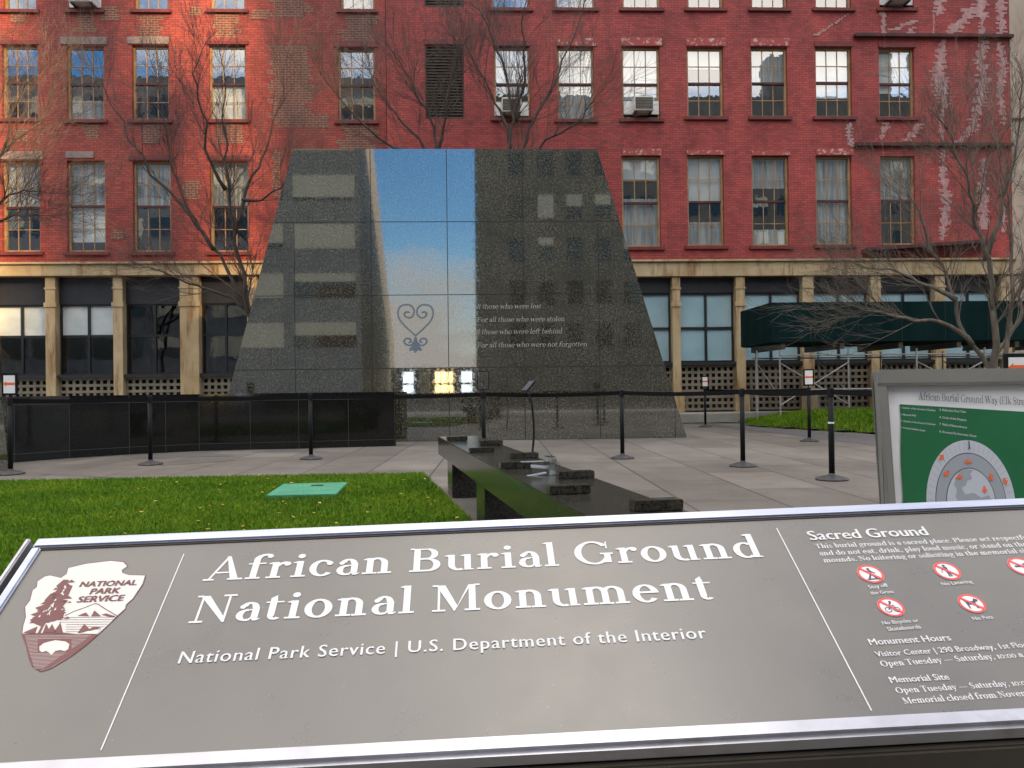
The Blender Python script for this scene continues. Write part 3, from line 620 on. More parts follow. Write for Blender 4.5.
def storefront(root, pil, y_led0, y_led1, y_head, y_pane, y_split, y_lat, blinds, lat_row, Y=YF, base_z=.28, zr=.28):
    """ground storey between the pilasters listed as (x0, x1) pixel columns on the facade plane"""
    zt = wx(600, y_led1, Y)[1]; zh = wx(600, y_head, Y)[1]; zp = wx(600, y_pane, Y)[1]; zs = wx(600, y_split, Y)[1]
    P = [(wx(a, 330, Y)[0], wx(b, 330, Y)[0]) for a, b in pil]
    for a, b in P:
        q = MB(); q.box(a, Y-.10, base_z+.001, b, Y+.36, zt-.004); q.box(a-.04, Y-.13, zt-.95, b+.04, Y-.102, zt-.80); q.box(a-.03, Y-.12, zt-.40, b+.03, Y-.102, zt-.34)
        q.box(a-.09, Y-.16, base_z+.001, b+.09, Y-.102, base_z+.62)
        q.build('pilaster', M['cream'], root, bevel=.008)
    for k, ((_, a), (b, _)) in enumerate(zip(P[:-1], P[1:])):
        q = MB(); q.box(a+.002, Y+.16, zh, b-.002, Y+.34, zt-.004); q.build('header_panel', M['header'], root)
        f = MB(); t = .05; y = Y+.20
        f.box(a+.002, y, zp, a+t, y+.10, zh-.002); f.box(b-t, y, zp, b-.002, y+.10, zh-.002); f.box(a+t, y+.002, zh-t, b-t, y+.098, zh-.002); f.box(a+t, y+.002, zp, b-t, y+.098, zp+t)
        c = (a+b)/2; f.box(c-.035, y+.004, zp+t, c+.035, y+.096, zh-t); f.box(a+t, y+.008, zs-.035, b-t, y+.092, zs+.035)
        w = f.build('shop_window', M['mullion'], root)
        g = MB(); g.face([(a+t, y+.05, zp+t), (b-t, y+.05, zp+t), (b-t, y+.05, zh-t), (a+t, y+.05, zh-t)]); g.build('pane', M['glass_shop'], w)
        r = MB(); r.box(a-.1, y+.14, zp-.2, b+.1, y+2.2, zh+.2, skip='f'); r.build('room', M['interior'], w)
        for up, lo, mt in ([blinds[k]] if k < len(blinds) else []):
            c2 = MB(); yy = y+.075
            if up: c2.face([(a, yy, zs), (b, yy, zs), (b, yy, zh), (a, yy, zh)])
            if lo: c2.face([(a, yy, zp), (b, yy, zp), (b, yy, zs), (a, yy, zs)])
            if c2.f: c2.build('blind', M[mt], w)
        s = MB(); s.box(a+.002, Y-.04, zp-.10, b-.002, Y+.34, zp-.004); s.build('shop_sill', M['header'], root)
        l = MB(); n = max(5, round((b-a)/.205)); zl0, zl1 = base_z+.06, zp-.102
        for i in range(n+1):
            x = a+.03+(b-a-.06)*i/n; l.box(x-.042, Y+.10, zl0, x+.042, Y+.15, zl1)
        nz = max(3, round((zl1-zl0)/.205))
        for i in range(nz+1):
            z = zl0+.03+(zl1-zl0-.06)*i/nz; l.box(a+.003, Y+.088, z-.042, b-.003, Y+.097, z+.042)
        l.box(a+.001, Y+.30, zl0, b-.001, Y+.33, zl1, 1)
        l.build('lattice_panel', [M['lattice'], M['lattice_back']], root)
    z0 = wx(600, y_led0, Y)[1]
    return zt, z0
def lintel(root, x0, y0, x1, y1, mt, Y):
    X0, Z0, X1, Z1 = rect(x0, y0, x1, y1, Y); q = MB(); q.box(X0, Y-.035, Z0, X1, Y+.1, Z1); q.build('lintel', M[mt], root)
# left building
XL0, XLR, XR1 = wx(-420, 200)[0], wx(388, 200)[0], wx(1011, 200)[0]
BT = 19.0
bl = thing('brick_building', ((XL0+XLR)/2, YF, .28), 'crimson brick building with bare brick patches and sunlit wall left of the granite monument', 'building')
zt_l = wx(300, 273)[1]
HO = [rect(*w[:4]) for w in WL]
mb = MB(); wall_holes(mb, XL0, XLR-.02, zt_l+.3, BT, YF, HO, .12); mb.box(XL0, YF+3.2, .2, XLR-.02, YF+8, BT, skip='b'); mb.face([(XL0, YF, BT), (XLR-.02, YF, BT), (XLR-.02, YF+3.2, BT), (XL0, YF+3.2, BT)]); mb.face([(XL0, YF, .2), (XL0, YF, BT), (XL0, YF+3.2, BT), (XL0, YF+3.2, .2)])
mb.build('wall', M['brick_l'], bl)
for i, (w, rc) in enumerate(zip(WL, HO)):
    sash_window(bl, rc, YF, 10+i, SPEC.get(w[4], {}).get(w[0], [('curtain', .5, 1)] if w[4] == 3 else []))
zt, z0 = storefront(bl, [(-150, -136), (-82, -68), (-20, -10), (47, 57), (114.5, 124), (181, 200), (248, 258), (312, 322), (374, 386)], 261, 273.5, 300, 369, 331, 372,
    [(1, 0, 'blind')]*4 + [(0, 0, 'blind')]*4, 3)
mb = MB(); mb.box(XL0, YF-.22, zt, XLR-.02, YF+.3, z0-.05); mb.box(XL0, YF-.30, z0-.048, XLR-.02, YF+.3, z0+.02)
mb.build('ledge', M['cream'], bl, bevel=.01)
for a in ((61, 37, 107, 44.5), (127.5, 37, 169, 44), (-2, 151.5, 43.5, 159.5), (66, 151.5, 94, 158)): lintel(bl, *a, 'grey_stone', YF)
for a in ((206, 41, 249, 44.5), (334, 41.5, 378, 47), (129, 156, 174, 160), (207, 156, 252, 160), (-2, 40.5, 40, 44.5)): lintel(bl, *a, 'dark_red', YF)
for i, a in enumerate(((270, 45, 312, 125), (270, -30, 311, 16), (138, 15, 162, 37), (211, 14, 240, 38), (75, 13, 96, 29), (101, 6, 118, 18), (83, 124, 99, 134), (312, 114, 331, 125), (340, 15, 377, 40), (338, 125, 377, 147), (10, 13, 27, 19), (190, 6, 202, 13), (250, 10, 270, 16), (272, 150, 282, 196), (182, 180, 200, 196), (15, 128, 30, 138), (213, 124, 244, 140), (142, 124, 162, 139), (109, 230, 126, 237))):
    q = MB(); patch(q, *a, YF-.004-.0008*i, i); q.build('bare_brick_patch', M['brick_bare'], bl)
# right building
br = thing('brick_building', ((XLR+XR1)/2, YF-.05, .28), 'red brick building with flaking lintels and pale mortar smears right of the granite monument', 'building')
YR = YF-.05
HO = [rect(*w[:4], YR) for w in WR]; HL = [rect(*w, YR) for w in LOUV]
mb = MB(); wall_holes(mb, XLR, XR1, zt_l+.2, BT+.4, YR, HO+HL, .12); mb.box(XLR, YF+3.2, .2, XR1, YF+8, BT+.4, skip='b'); mb.face([(XLR, YR, BT+.4), (XR1, YR, BT+.4), (XR1, YF+3.2, BT+.4), (XLR, YF+3.2, BT+.4)])
mb.face([(XLR, YR, zt_l+.2), (XLR, YR, BT+.4), (XLR, YF+.3, BT+.4), (XLR, YF+.3, zt_l+.2)])
mb.build('wall', M['brick_r'], br)
for i, (w, rc) in enumerate(zip(WR, HO)):
    sash_window(br, rc, YR, 50+i, SPEC.get(w[4], {}).get(w[0], [('blind', .5, 1)]))
for X0, Z0, X1, Z1 in HL:
    q = MB(); f = .05
    for b in ((X0+.002, Z0, X0+f, Z1), (X1-f, Z0, X1-.002, Z1)): q.box(b[0], YR+.02, b[1]+.002, b[2], YR+.14, b[3]-.002, 1)
    q.box(X0+f, YR+.022, Z1-f, X1-f, YR+.138, Z1-.002, 1); q.box(X0+f, YR+.022, Z0+.002, X1-f, YR+.138, Z0+f, 1)
    n = 24
    for k in range(n):
        z = Z0+f+(Z1-Z0-2*f)*(k+.5)/n; dz = (Z1-Z0)/n*.5
        q.prism([(X0+f, YR+.03, z-dz), (X1-f, YR+.03, z-dz), (X1-f, YR+.12, z+dz*.6), (X0+f, YR+.12, z+dz*.6)], [(X0+f, YR+.03, z-dz+.014), (X1-f, YR+.03, z-dz+.014), (X1-f, YR+.12, z+dz*.6+.014), (X0+f, YR+.12, z+dz*.6+.014)])
    q.box(X0+f, YR+.16, Z0, X1-f, YR+.18, Z1, 2)
    q.build('louvre_vent', [M['rail_dark'], M['cornice_dark'], M['lattice_back']], br)
zt, z0 = storefront(br, [(396, 404), (464, 473), (536, 546), (604, 613), (672, 680), (735.5, 744.5), (802, 813), (870, 880), (934, 944), (1000, 1010)], 261.5, 277.5, 293, 363, 328.5, 366,
    [(1, 1, 'blind_blue')]*9, 3, YR)
mb = MB(); mb.box(XLR, YR-.16, zt, XR1, YR+.3, z0-.05); mb.box(XLR, YR-.24, z0-.048, XR1, YR+.3, z0+.02)
mb.build('ledge', M['cream'], br, bevel=.01)
for a in ((556.5, 38.5, 596.5, 46), (621, 38, 661.5, 46), (686, 38.5, 725, 46), (750, 38.5, 789, 46), (623, 149, 661, 155.5), (687, 150.5, 725, 155), (752, 151.5, 790, 155.5), (816, 149, 853, 155)): lintel(br, *a, 'flaked', YR)
for a in ((493, 41, 531, 46), (814, 42, 853, 46.5), (878, 43.5, 916, 47.5), (424, 40, 465, 44.5)): lintel(br, *a, 'dark_red', YR)
for (x0, x1, y) in ((853, 1011, 37), (854, 1011, 145.5)):
    X0, Z0, X1, Z1 = rect(x0, y-1.6, x1, y+1.6, YR); q = MB(); q.box(X0, YR-.16, Z0, X1, YR-.002, Z1); q.build('string_course', M['cornice_dark'], br, bevel=.01)
p0, p1 = at_y(861, 251.5, YR), at_y(986, 243, YR)
q = MB(); q.prism([(p0.x, YR-.5, p0.z-.05), (p1.x, YR-.5, p1.z-.05), (p1.x, YR-.003, p1.z-.05), (p0.x, YR-.003, p0.z-.05)], [(p0.x, YR-.5, p0.z+.05), (p1.x, YR-.5, p1.z+.05), (p1.x, YR-.003, p1.z+.05), (p0.x, YR-.003, p0.z+.05)]); q.build('sloping_ledge', M['cornice_dark'], br)
c3 = lambda x, y, w: (680+x*.336, y*.336, w*.336)
ST = [[(775, -60, 38), (772, 35, 36), (768, 42, 8)], [(755, 40, 6), (754, 104, 7)], [(782, 118, 20), (770, 200, 52), (775, 260, 46), (790, 300, 40), (778, 350, 14), (778, 415, 18)], [(788, 440, 26), (780, 520, 26), (790, 560, 34), (790, 640, 36), (780, 712, 20)],
      [(885, -60, 60), (895, 30, 50), (900, 60, 26), (898, 100, 22)], [(870, 25, 60), (815, 90, 40), (800, 103, 20)], [(905, 120, 24), (895, 170, 50), (905, 240, 44), (890, 320, 46), (870, 385, 36), (825, 425, 40)], [(905, 470, 20), (900, 560, 40), (905, 680, 30)],
      [(958, -60, 30), (955, 60, 30), (955, 104, 34)], [(950, 125, 22), (962, 190, 30), (952, 280, 24), (965, 370, 18)], [(960, 560, 16), (965, 690, 22)], [(605, 35, 22), (608, 102, 14)], [(695, 60, 30), (640, 85, 36)], [(692, 80, 22), (685, 104, 24)],
      [(508, 365, 26), (503, 400, 18), (512, 432, 20)], [(618, 365, 30), (603, 395, 14), (600, 415, 14)], [(715, 368, 28), (675, 415, 36)], [(500, 40, 10), (400, 105, 16)]]
for i, pts in enumerate(ST):
    q = MB(); jag(q, [c3(*p) for p in pts], YR-.004-.0008*i, 100+i, .055); q.build('mortar_smear', M['streak'], br)
# neighbour at the right edge
xb = wx(1012.5, 200, 25.92)[0]
bb = thing('stone_building', (xb+4, 25.92, 0), 'plain beige stone building at the right edge beside the red brick wall', 'building')
mb = MB(); mb.box(xb, 25.92, 0, xb+9, 33, 21); mb.build('wall', M['beige'], bb)
for z in (4.6, 9.6, 14.5): q = MB(); q.box(xb-.002, 25.82, z, xb+9, 25.917, z+.28); q.build('band_course', M['beige'], bb)
# window air conditioners
def ac(px, y0, y1, hw, label, Y, dy=.42):
    X0, Z0, X1, Z1 = rect(px-hw, y0, px+hw, y1, Y); t = thing('air_conditioner', ((X0+X1)/2, Y-.1, Z0), label, 'air conditioner', 'air conditioners in the brick building windows')
    q = MB(); q.box(X0, Y-dy, Z0, X1, Y+.12, Z1); q.build('casing', M['ac_white'], t, bevel=.015)
    q = MB(); w = X1-X0
    q.box(X0+.05*w, Y-dy-.012, Z0+.10*(Z1-Z0), X1-.05*w, Y-dy-.002, Z1-.10*(Z1-Z0))
    for k in range(7):
        z = Z0+(.18+.64*k/6)*(Z1-Z0); q.box(X0+.07*w, Y-dy-.022, z-.008, X1-.07*w, Y-dy-.014, z+.008, 1)
    q.build('grille', [M['ac_dark'], M['lattice']], t)
    q = MB(); q.box(X0-.26, Y+.04, Z0+.02, X0-.003, Y+.07, Z1); q.build('side_panel', M['ac_white'], t); q = MB(); q.box(X1+.003, Y+.04, Z0+.02, X1+.26, Y+.07, Z1); q.build('side_panel', M['ac_white'], t)
    q = MB(); q.box(X0+.05, Y-dy+.05, Z0-.05, X0+.09, Y+.02, Z0-.003); q.build('bracket', M['ac_dark'], t); q = MB(); q.box(X1-.09, Y-dy+.05, Z0-.05, X1-.05, Y+.02, Z0-.003); q.build('bracket', M['ac_dark'], t)
ac(641.5, 100.5, 114.5, 9.5, 'white window air conditioner in the first full window right of the monument top', YR)
ac(511, 102, 116, 9.5, 'window air conditioner half hidden behind bare branches above the monument', YR)
ac(86, -5, 7.5, 11.5, 'air conditioner cut by the top edge over the sunlit brick at left', YF)
ac(895, -6, 5, 11, 'air conditioner cut by the top edge beside pale mortar smears', YR)

# ------------------------------------------------------------------ scaffold shed
YS0, YS1 = 22.3, 24.9
xs0 = at_y(771, 320, YS0).x; z1 = at_y(900, 301.5, YS0).z; z0 = at_y(900, 341, YS0).z
sh = thing('sidewalk_shed', (xs0+4, YS0+1, .28), 'dark green plywood scaffold shed on galvanised pipes in front of the right brick storefront', 'scaffold shed')
q = MB(); XE = xs0+9.5
q.box(xs0, YS0, z0, XE, YS0+.04, z1); q.box(xs0, YS0+.042, z0, xs0+.04, YS1, z1)
for k in range(1, 8): x = xs0+1.22*k; q.box(x-.006, YS0-.004, z0, x+.006, YS0-.0005, z1, 1)
q.build('parapet', [M['shed_green'], M['header']], sh)
q = MB(); q.box(xs0+.05, YS0+.05, z0-.02, XE, YS1, z0+.06); q.build('deck', M['shed_green'], sh)
for k in range(6):
    x = xs0+.35+1.65*k; q = MB(); q.box(x-.06, YS0+.06, z0-.19, x+.06, YS1-.05, z0-.024); q.build('joist', M['rail_dark'], sh)
front, back = [], []
for px in (780, 848.6, 917, 985, 1053): x = at_y(px, 380, YS0+.15).x; front.append(x)
back = [x+.1 for x in front]
zb = lambda x, y: mh(x, y)-.03 if inside(MP, np.array([x]), np.array([y]))[0] else 0.001
for y, L in ((YS0+.15, front), (YS1-.2, back)):
    for x in L:
        g = .281 if y > 24.2 else max(0, zb(x, y)); q = MB(); q.tube([(x, y, g), (x, y, z0-.192)], .024, 8); q.box(x-.09, y-.09, g-.02, x+.09, y+.09, g+.012); q.build('post', M['galv'], sh, smooth=False)
q = MB(); q.tube([(front[0]-.45, YS0+.7, .05), (front[0]-.45, YS0+.7, z0-.192)], .022, 8); q.build('post', M['galv'], sh)
for z, y in ((at_y(900, 354, YS0).z, YS0+.15), (at_y(900, 388.5, YS0).z, YS0+.15), (at_y(900, 354, YS0).z, YS1-.2)):
    q = MB(); q.tube([(front[0], y+.03, z), (front[-1]+.3, y+.03, z)], .021, 8); q.build('rail', M['galv'], sh)
for k in range(len(front)-1):
    if k == 1: continue
    zA, zB = .75 if k else .55, z0-.55
    q = MB(); q.tube([(front[k], YS0+.10, zA), (front[k+1], YS0+.10, zB)], .017, 6); q.build('cross_brace', M['galv'], sh)
    q = MB(); q.tube([(front[k+1], YS0+.20, zA), (front[k], YS0+.20, zB)], .017, 6); q.build('cross_brace', M['galv'], sh)
for k in range(len(front)):
    q = MB(); q.tube([(front[k]+.04, YS0+.15, zb(front[k], YS0)+.5), (back[k]+.04, YS1-.2, z0-.5)], .015, 6); q.build('cross_brace', M['galv'], sh)

# ------------------------------------------------------------------ granite monument
g0 = on_ground(436, 441.3); YM = g0.y
c = lambda x, y: at_y(x, y, YM)
tl, tr = c(293, 148.3), c(597, 149.2); zt = (tl.z+tr.z)/2; brn = on_ground(687, 436.3); xr = c(687, 436).x; xl = c(214.5, 440).x
DEP = 4.6
mo = thing('granite_monument', ((xl+xr)/2, YM+DEP/2, 0), 'tall trapezoid monument of speckled polished granite with engraved heart and four lines of text', 'monument')
q = MB()
F = [(xl, YM, 0), (xr, YM, 0), (tr.x, YM, zt), (tl.x, YM, zt)]; B = [(x, y+DEP, z) for x, y, z in F]
q.prism(F[::-1], B[::-1]); o = q.build('body', M['monument'], mo, bevel=.012)
q = MB(); jw = .015; zr_ = [zt*k/4 for k in range(5)]
xe = lambda z, s: (xl+(tl.x-xl)*z/zt) if s < 0 else (xr+(tr.x-xr)*z/zt)
for k in (1, 2, 3): q.box(xe(zr_[k], -1)+.02, YM-.0015, zr_[k]-jw/2, xe(zr_[k], 1)-.02, YM+.001, zr_[k]+jw/2)
step = (tr.x-tl.x)/4
for r_ in range(4):
    for k in range(-1, 7):
        x = tl.x+step*k
        if r_ == 3 and k == 4: continue
        zb_, zt_ = zr_[r_]+jw, zr_[r_+1]-jw
        if x > xe(zt_, -1)+.1 and x < xe(zt_, 1)-.1: q.box(x-jw/2, YM-.0013, zb_, x+jw/2, YM+.001, zt_)
        else:
            for s in (-1, 1):       # joint runs up to the sloping edge
                xa, xb_ = xe(zr_[r_], s), xe(zr_[r_+1], s)
                if min(xa, xb_)+.03 < x < max(xa, xb_)-.03:
                    ze = zr_[r_]+(x-xa)/(xb_-xa)*(zr_[r_+1]-zr_[r_]); q.box(x-jw/2, YM-.0013, zb_, x+jw/2, YM+.001, ze-.03)
q.build('joint_lines', M['joint'], mo)
PM = Plane((0, YM, 0), (1, 0, 0), (0, 0, 1))        # its normal points to the viewer (-y)
q = MB()
for s, a, b in (('For all those who were lost', (461.5, 309), (541, 308.2)), ('For all those who were stolen', (477, 322), (564.5, 321)), ('For all those who were left behind', (460.5, 334.5), (562, 333.3)), ('For all those who were not forgotten', (477, 347.5), (587, 346.2))):
    P, w = serif_polys(s, True, 12, .2); put_text(q, PM, P, w, *PM.ab(*a), *PM.ab(*b), .003, 0, 1.0, 1e-4)
q.build('inscription', M['engrave'], mo)
h = lambda x, y: PM.ab(390+x*100/1024, 290+y*75/768)
def heart(dx, dy):
    q = MB()
    L = [[(268, 470), (170, 385), (95, 300), (80, 225), (105, 165), (165, 145), (225, 160), (255, 205), (245, 265), (200, 290), (155, 270), (148, 235), (175, 220), (205, 232)],
         [(262, 480), (250, 540), (205, 575), (155, 550), (145, 515), (175, 490), (215, 500), (222, 530), (195, 540)]]
    for pts in L:
        for mir in (0, 1):
            pp = [((530-x if mir else x)-3+dx, y+dy) for x, y in pts]
            # smooth the corners
            for _ in range(2): pp = [pp[0]] + [((a[0]*w_+b[0]*(1-w_)), (a[1]*w_+b[1]*(1-w_))) for a, b in zip(pp[:-1], pp[1:]) for w_ in (.75, .25)] + [pp[-1]]
            ribbon(q, PM, [h(*p) for p in pp], .034, .002 + mir*2e-4 + (dx == 0)*.001)
    foot = [(262, 500), (290, 560), (330, 605), (318, 625), (285, 615), (262, 645), (235, 615), (200, 625), (195, 605), (235, 560)]
    q.face([PM.P(*h(x+dx, y+dy), .0026+(dx == 0)*.001) for x, y in foot]); return q
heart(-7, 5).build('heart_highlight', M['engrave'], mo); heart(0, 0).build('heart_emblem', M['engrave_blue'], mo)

# ------------------------------------------------------------------ low black wall
WP = [on_ground(x, y) for x, y in ((396, 446), (300, 448.6), (200, 451), (130, 454.5), (70, 458.2), (15, 462.5), (-60, 469), (-170, 480))]
HW = 1.045
ww = thing('granite_wall', (WP[2].x, WP[2].y, 0), 'low curved black granite wall running left from the monument base', 'wall')
q = MB(); fr = [Vector((p.x, p.y, 0)) for p in WP]; n = len(fr); bk = []
for k in range(n):
    t = (fr[min(k+1, n-1)]-fr[max(k-1, 0)]).normalized(); nn = Vector((-t.y, t.x, 0)); nn = nn if nn.y > 0 else -nn; bk.append(fr[k]+nn*.42)
Z = lambda p, z: (p.x, p.y, z)
for k in range(n-1): q.prism([Z(fr[k+1], 0), Z(fr[k], 0), Z(bk[k], 0), Z(bk[k+1], 0)], [Z(fr[k+1], HW), Z(fr[k], HW), Z(bk[k], HW), Z(bk[k+1], HW)])
q.build('stone_face', M['black_granite'], ww)
q = MB()
for k in range(n-1):
    a, b = fr[k], fr[k+1]; d = (b-a); nn = Vector((-d.y, d.x, 0)).normalized(); nn = nn if nn.y < 0 else -nn; o_ = nn*.003
    for z in (.13, HW-.13): q.face([Z(a+o_, z-.005), Z(b+o_, z-.005), Z(b+o_, z+.005), Z(a+o_, z+.005)])
    for t in ((.0, .5) if k < 3 else (.0,)):
        p = a+d*max(t, .01)+o_*1.1; e = d.normalized()*.005; q.face([Z(p-e, .01), Z(p+e, .01), Z(p+e, HW-.005), Z(p-e, HW-.005)])
q.build('joint_lines', M['wall_joint'], ww)
YE = 11.9
P = [at_y(x, y, YE) for x, y in ((-150, 400), (1.5, 405), (8, 461), (8, 474), (-150, 477))]; P[0].z = P[1].z = 1.0; P[3].z = P[4].z = 0
ws = thing('granite_wall', (P[0].x, YE, 0), 'speckled dark granite wall end with a sloping edge at the far left frame edge', 'wall')
q = MB(); q.prism([(p.x, YE, p.z) for p in P][::-1], [(p.x, YE+.1, p.z) for p in P][::-1]); q.build('stone_face', M['monument'], ws)

# ------------------------------------------------------------------ bench
HB = .558; TH = .19
A = on_ground(438, 436.6, HB); Nn = on_ground(590, 518, HB); dv = (Nn-A); dv.z = 0; dv.normalize(); pv = Vector((-dv.y, dv.x, 0)); pv = pv if pv.x > 0 else -pv; BW = .43; BL_ = 7.6
be = thing('granite_bench', tuple((A+dv*3.8+pv*.23).xy)+(0,), 'long polished black granite bench with small stop blocks along its top', 'bench')
def bx_(q, s0, s1, w0, w1, z0, z1, m=0):
    c = [A+dv*s+pv*w for s, w in ((s0, w0), (s1, w0), (s1, w1), (s0, w1))]; q.prism([(p.x, p.y, z0) for p in c], [(p.x, p.y, z1) for p in c], m)
q = MB(); bx_(q, 0, BL_, 0, BW, HB-TH, HB); q.build('slab', M['bench'], be, bevel=.006)
for s in (.45, 2.5, 4.55, 6.6):
    q = MB(); bx_(q, s, s+.42, .05, BW-.05, .001, HB-TH-.002); q.build('leg', M['bench'], be, bevel=.004)
for (x0, x1, y, top) in ((446.8, 469, 440.8, 436), (481, 504.3, 445.6, 440.4), (469.6, 496, 452.4, 447.3), (511.3, 540.6, 458.5, 452.6), (502, 533, 468.8, 461.8), (556.5, 592, 479, 470.8), (549, 590, 494.4, 485), (629, 676, 511.6, 499.5)):
    a = on_ground((x0+x1)/2, y, HB); s = (a-A).dot(dv); w = (a-A).dot(pv); hh = (y-top)*a.y/FPX*.92
    lo, hi = (.012, .21) if w < BW/2 else (BW-.215, BW-.012)
    q = MB(); bx_(q, s-.085, s, lo, hi, HB+.001, HB+hh); q.build('stop_block', M['bench'], be, bevel=.004)
# clear plastic brochure box on the bench
a = on_ground(556, 476, HB); s0 = (a-A).dot(dv)
t = thing('brochure_box', (a.x, a.y, HB), 'clear plastic brochure holder tipped over on the black bench', 'brochure holder')
Mx = Matrix.Translation((a.x-.03, a.y+.1, HB+.002)) @ Matrix.Rotation(R(8), 4, 'Z')
q = MB(); k = .0025
q.box(-.02, -.07, 0, .03, .05, k, 0, Mx); q.box(-.02, -.07, k, -.02+k, .05, .10, 0, Mx); q.box(.03-k, -.07, k, .03, .05, .10, 0, Mx); q.box(-.02+k, .05-k, k, .03-k, .05, .085, 0, Mx); q.box(-.02, -.07, .10, .03, .05, .10+k, 0, Mx)
q.build('holder', M['clear_plastic'], t)
q = MB(); q.box(-.20, -.055, .012, -.025, -.02, .020, 0, Mx @ Matrix.Rotation(R(-9), 4, 'Y')); q.box(-.16, .02, .07, -.024, .045, .075, 0, Mx); q.box(-.11, -.02, .03, -.024, .02, .045, 0, Mx @ Matrix.Rotation(R(6), 4, 'Y')); q.build('back_sheet', M['cloudy_plastic'], t)

# ------------------------------------------------------------------ belt stanchions
def cached():
    q = MB(); q.tube([(0, 0, .03), (0, 0, .99)], .032, 14); pole = q.mesh('pole', M['black_metal'], smooth=True)
    q = MB(); q.lathe([(.175, 0), (.178, .012), (.17, .022), (.11, .040), (.045, .056), (.034, .075)], 28); base = q.mesh('base', M['black_base'], smooth=False)
    q = MB(); q.lathe([(.035, .93), (.038, .935), (.038, 1.015), (.034, 1.03), (.012, 1.035)], 16); head = q.mesh('belt_head', M['black_metal'])
    return pole, base, head
SPOLE, SBASE, SHEAD = cached()
def stanchion(px, py=None, Y=None, label='', sign=None):
    p = on_ground(px, py) if py else Vector((at_y(px, 420, Y).x, Y, 0)); p.z = .002
    t = thing('belt_stanchion', tuple(p), label, 'stanchion', 'black belt stanchions round the monument')
    for n_, d_ in (('pole', SPOLE), ('base', SBASE), ('belt_head', SHEAD)): link(n_, d_, t)
    if sign:
        w, hh, kind = sign; q = MB(); z0 = 1.06; f = .012
        if kind == 'paper':
            q.box(-w/2, -.012, z0, w/2, .012, z0+hh); fr_ = q.build('sign_frame', M['black_metal'], t, world=False, bevel=.003)
            q = MB(); q.box(-w/2+.028, -.0155, z0+.028, w/2-.028, -.0125, z0+hh-.028)
            zc = z0+hh*.52; x0, x1 = -w/2+.03, w/2-.03
            q.face([(x0+.02, -.0165, zc-.018), (x1, -.0165, zc-.018), (x1, -.0165, zc+.018), (x0+.02, -.0165, zc+.018)], 1); q.face([(x0-.01, -.0168, zc), (x0+.035, -.0168, zc-.035), (x0+.035, -.0168, zc+.035)], 1)
            q.build('sign_sheet', [M['paper'], M['orange']], fr_, world=False)
        else:
            for b in ((-w/2, z0, -w/2+f, z0+hh), (w/2-f, z0, w/2, z0+hh), (-w/2+f, z0, w/2-f, z0+f), (-w/2+f, z0+hh-f, w/2-f, z0+hh)): q.box(b[0], -.008, b[1], b[2], .008, b[3])
            fr_ = q.build('sign_frame', M['black_metal'], t, world=False)
            q = MB(); q.face([(-w/2+f, 0, z0+f), (w/2-f, 0, z0+f), (w/2-f, 0, z0+hh-f), (-w/2+f, 0, z0+hh-f)]); q.build('clear_sheet', M['clear_plastic'], fr_, world=False)
        q = MB(); q.tube([(0, 0, 1.033), (0, 0, z0+.002)], .012, 8); q.build('sign_stem', M['black_metal'], t, world=False)
    return t, p
def belt(a, b):
    t, p = a; _, r = b; d = Vector((r.x-p.x, r.y-p.y, 0)); L = d.length; d.normalize(); n_ = Vector((-d.y, d.x, 0))*.0015; q = MB(); N_ = 10
    P = [(p+d*(.036+(L-.072)*k/N_), -.022*4*(k/N_)*(1-k/N_)) for k in range(N_+1)]
    lo = lambda c, s: (c[0].x, c[0].y, .958+c[1]+s)
    for c0, c1 in zip(P[:-1], P[1:]):
        q.prism([lo(c0, 0), lo(c1, 0), (c1[0].x+n_.x, c1[0].y+n_.y, lo(c1, 0)[2]), (c0[0].x+n_.x, c0[0].y+n_.y, lo(c0, 0)[2])], [lo(c0, .058), lo(c1, .058), (c1[0].x+n_.x, c1[0].y+n_.y, lo(c1, .058)[2]), (c0[0].x+n_.x, c0[0].y+n_.y, lo(c0, .058)[2])])
    q.build('belt', M['belt'], t)
sA = stanchion(10.5, 474.5, None, 'stanchion with an orange arrow sign at the far left by the wall end', (.205, .295, 'paper'))
sB = stanchion(150.5, 464.8, None, 'stanchion without a sign standing behind the lawn in front of the black wall', None)
sC = stanchion(311, 459.3, None, 'stanchion without a sign behind the green cover plate, before the wall end', None)
sD = stanchion(483.5, None, 12.6, 'stanchion with an empty clear sign frame behind the far end of the bench', (.185, .285, 'clear'))
sE = stanchion(622.5, 458.6, None, 'stanchion in front of the lower right of the monument face', None)
sF = stanchion(743, 466.5, None, 'stanchion without a sign on open paving, under the left end of the scaffold shed', None)
sG = stanchion(832, 480, None, 'nearest stanchion with a pale band round its pole, left of the green map board', None)
sH = stanchion(1010, 505, None, 'stanchion hidden behind the green map board', None) if False else None
sI = stanchion(705.5, 427, None, 'farthest stanchion with a small arrow sign just right of the monument', (.19, .30, 'paper'))
sJ = stanchion(809.5, 441.5, None, 'stanchion with an arrow sign beside the grassy mound', (.205, .32, 'paper'))
q = MB(); q.tube([(0, 0, .63), (0, 0, .648)], .0335, 14); q.build('pale_band', M['paper'], sG[0], world=False)
sK = stanchion(1020, None, 6.2, 'stanchion sign sheet showing white above the green map board at the right edge', (.24, .22, 'paper'))
for a, b in ((sA, sB), (sB, sC), (sC, sD), (sD, sE), (sE, sF), (sF, sG), (sG, sK), (sI, sJ)): belt(a, b)
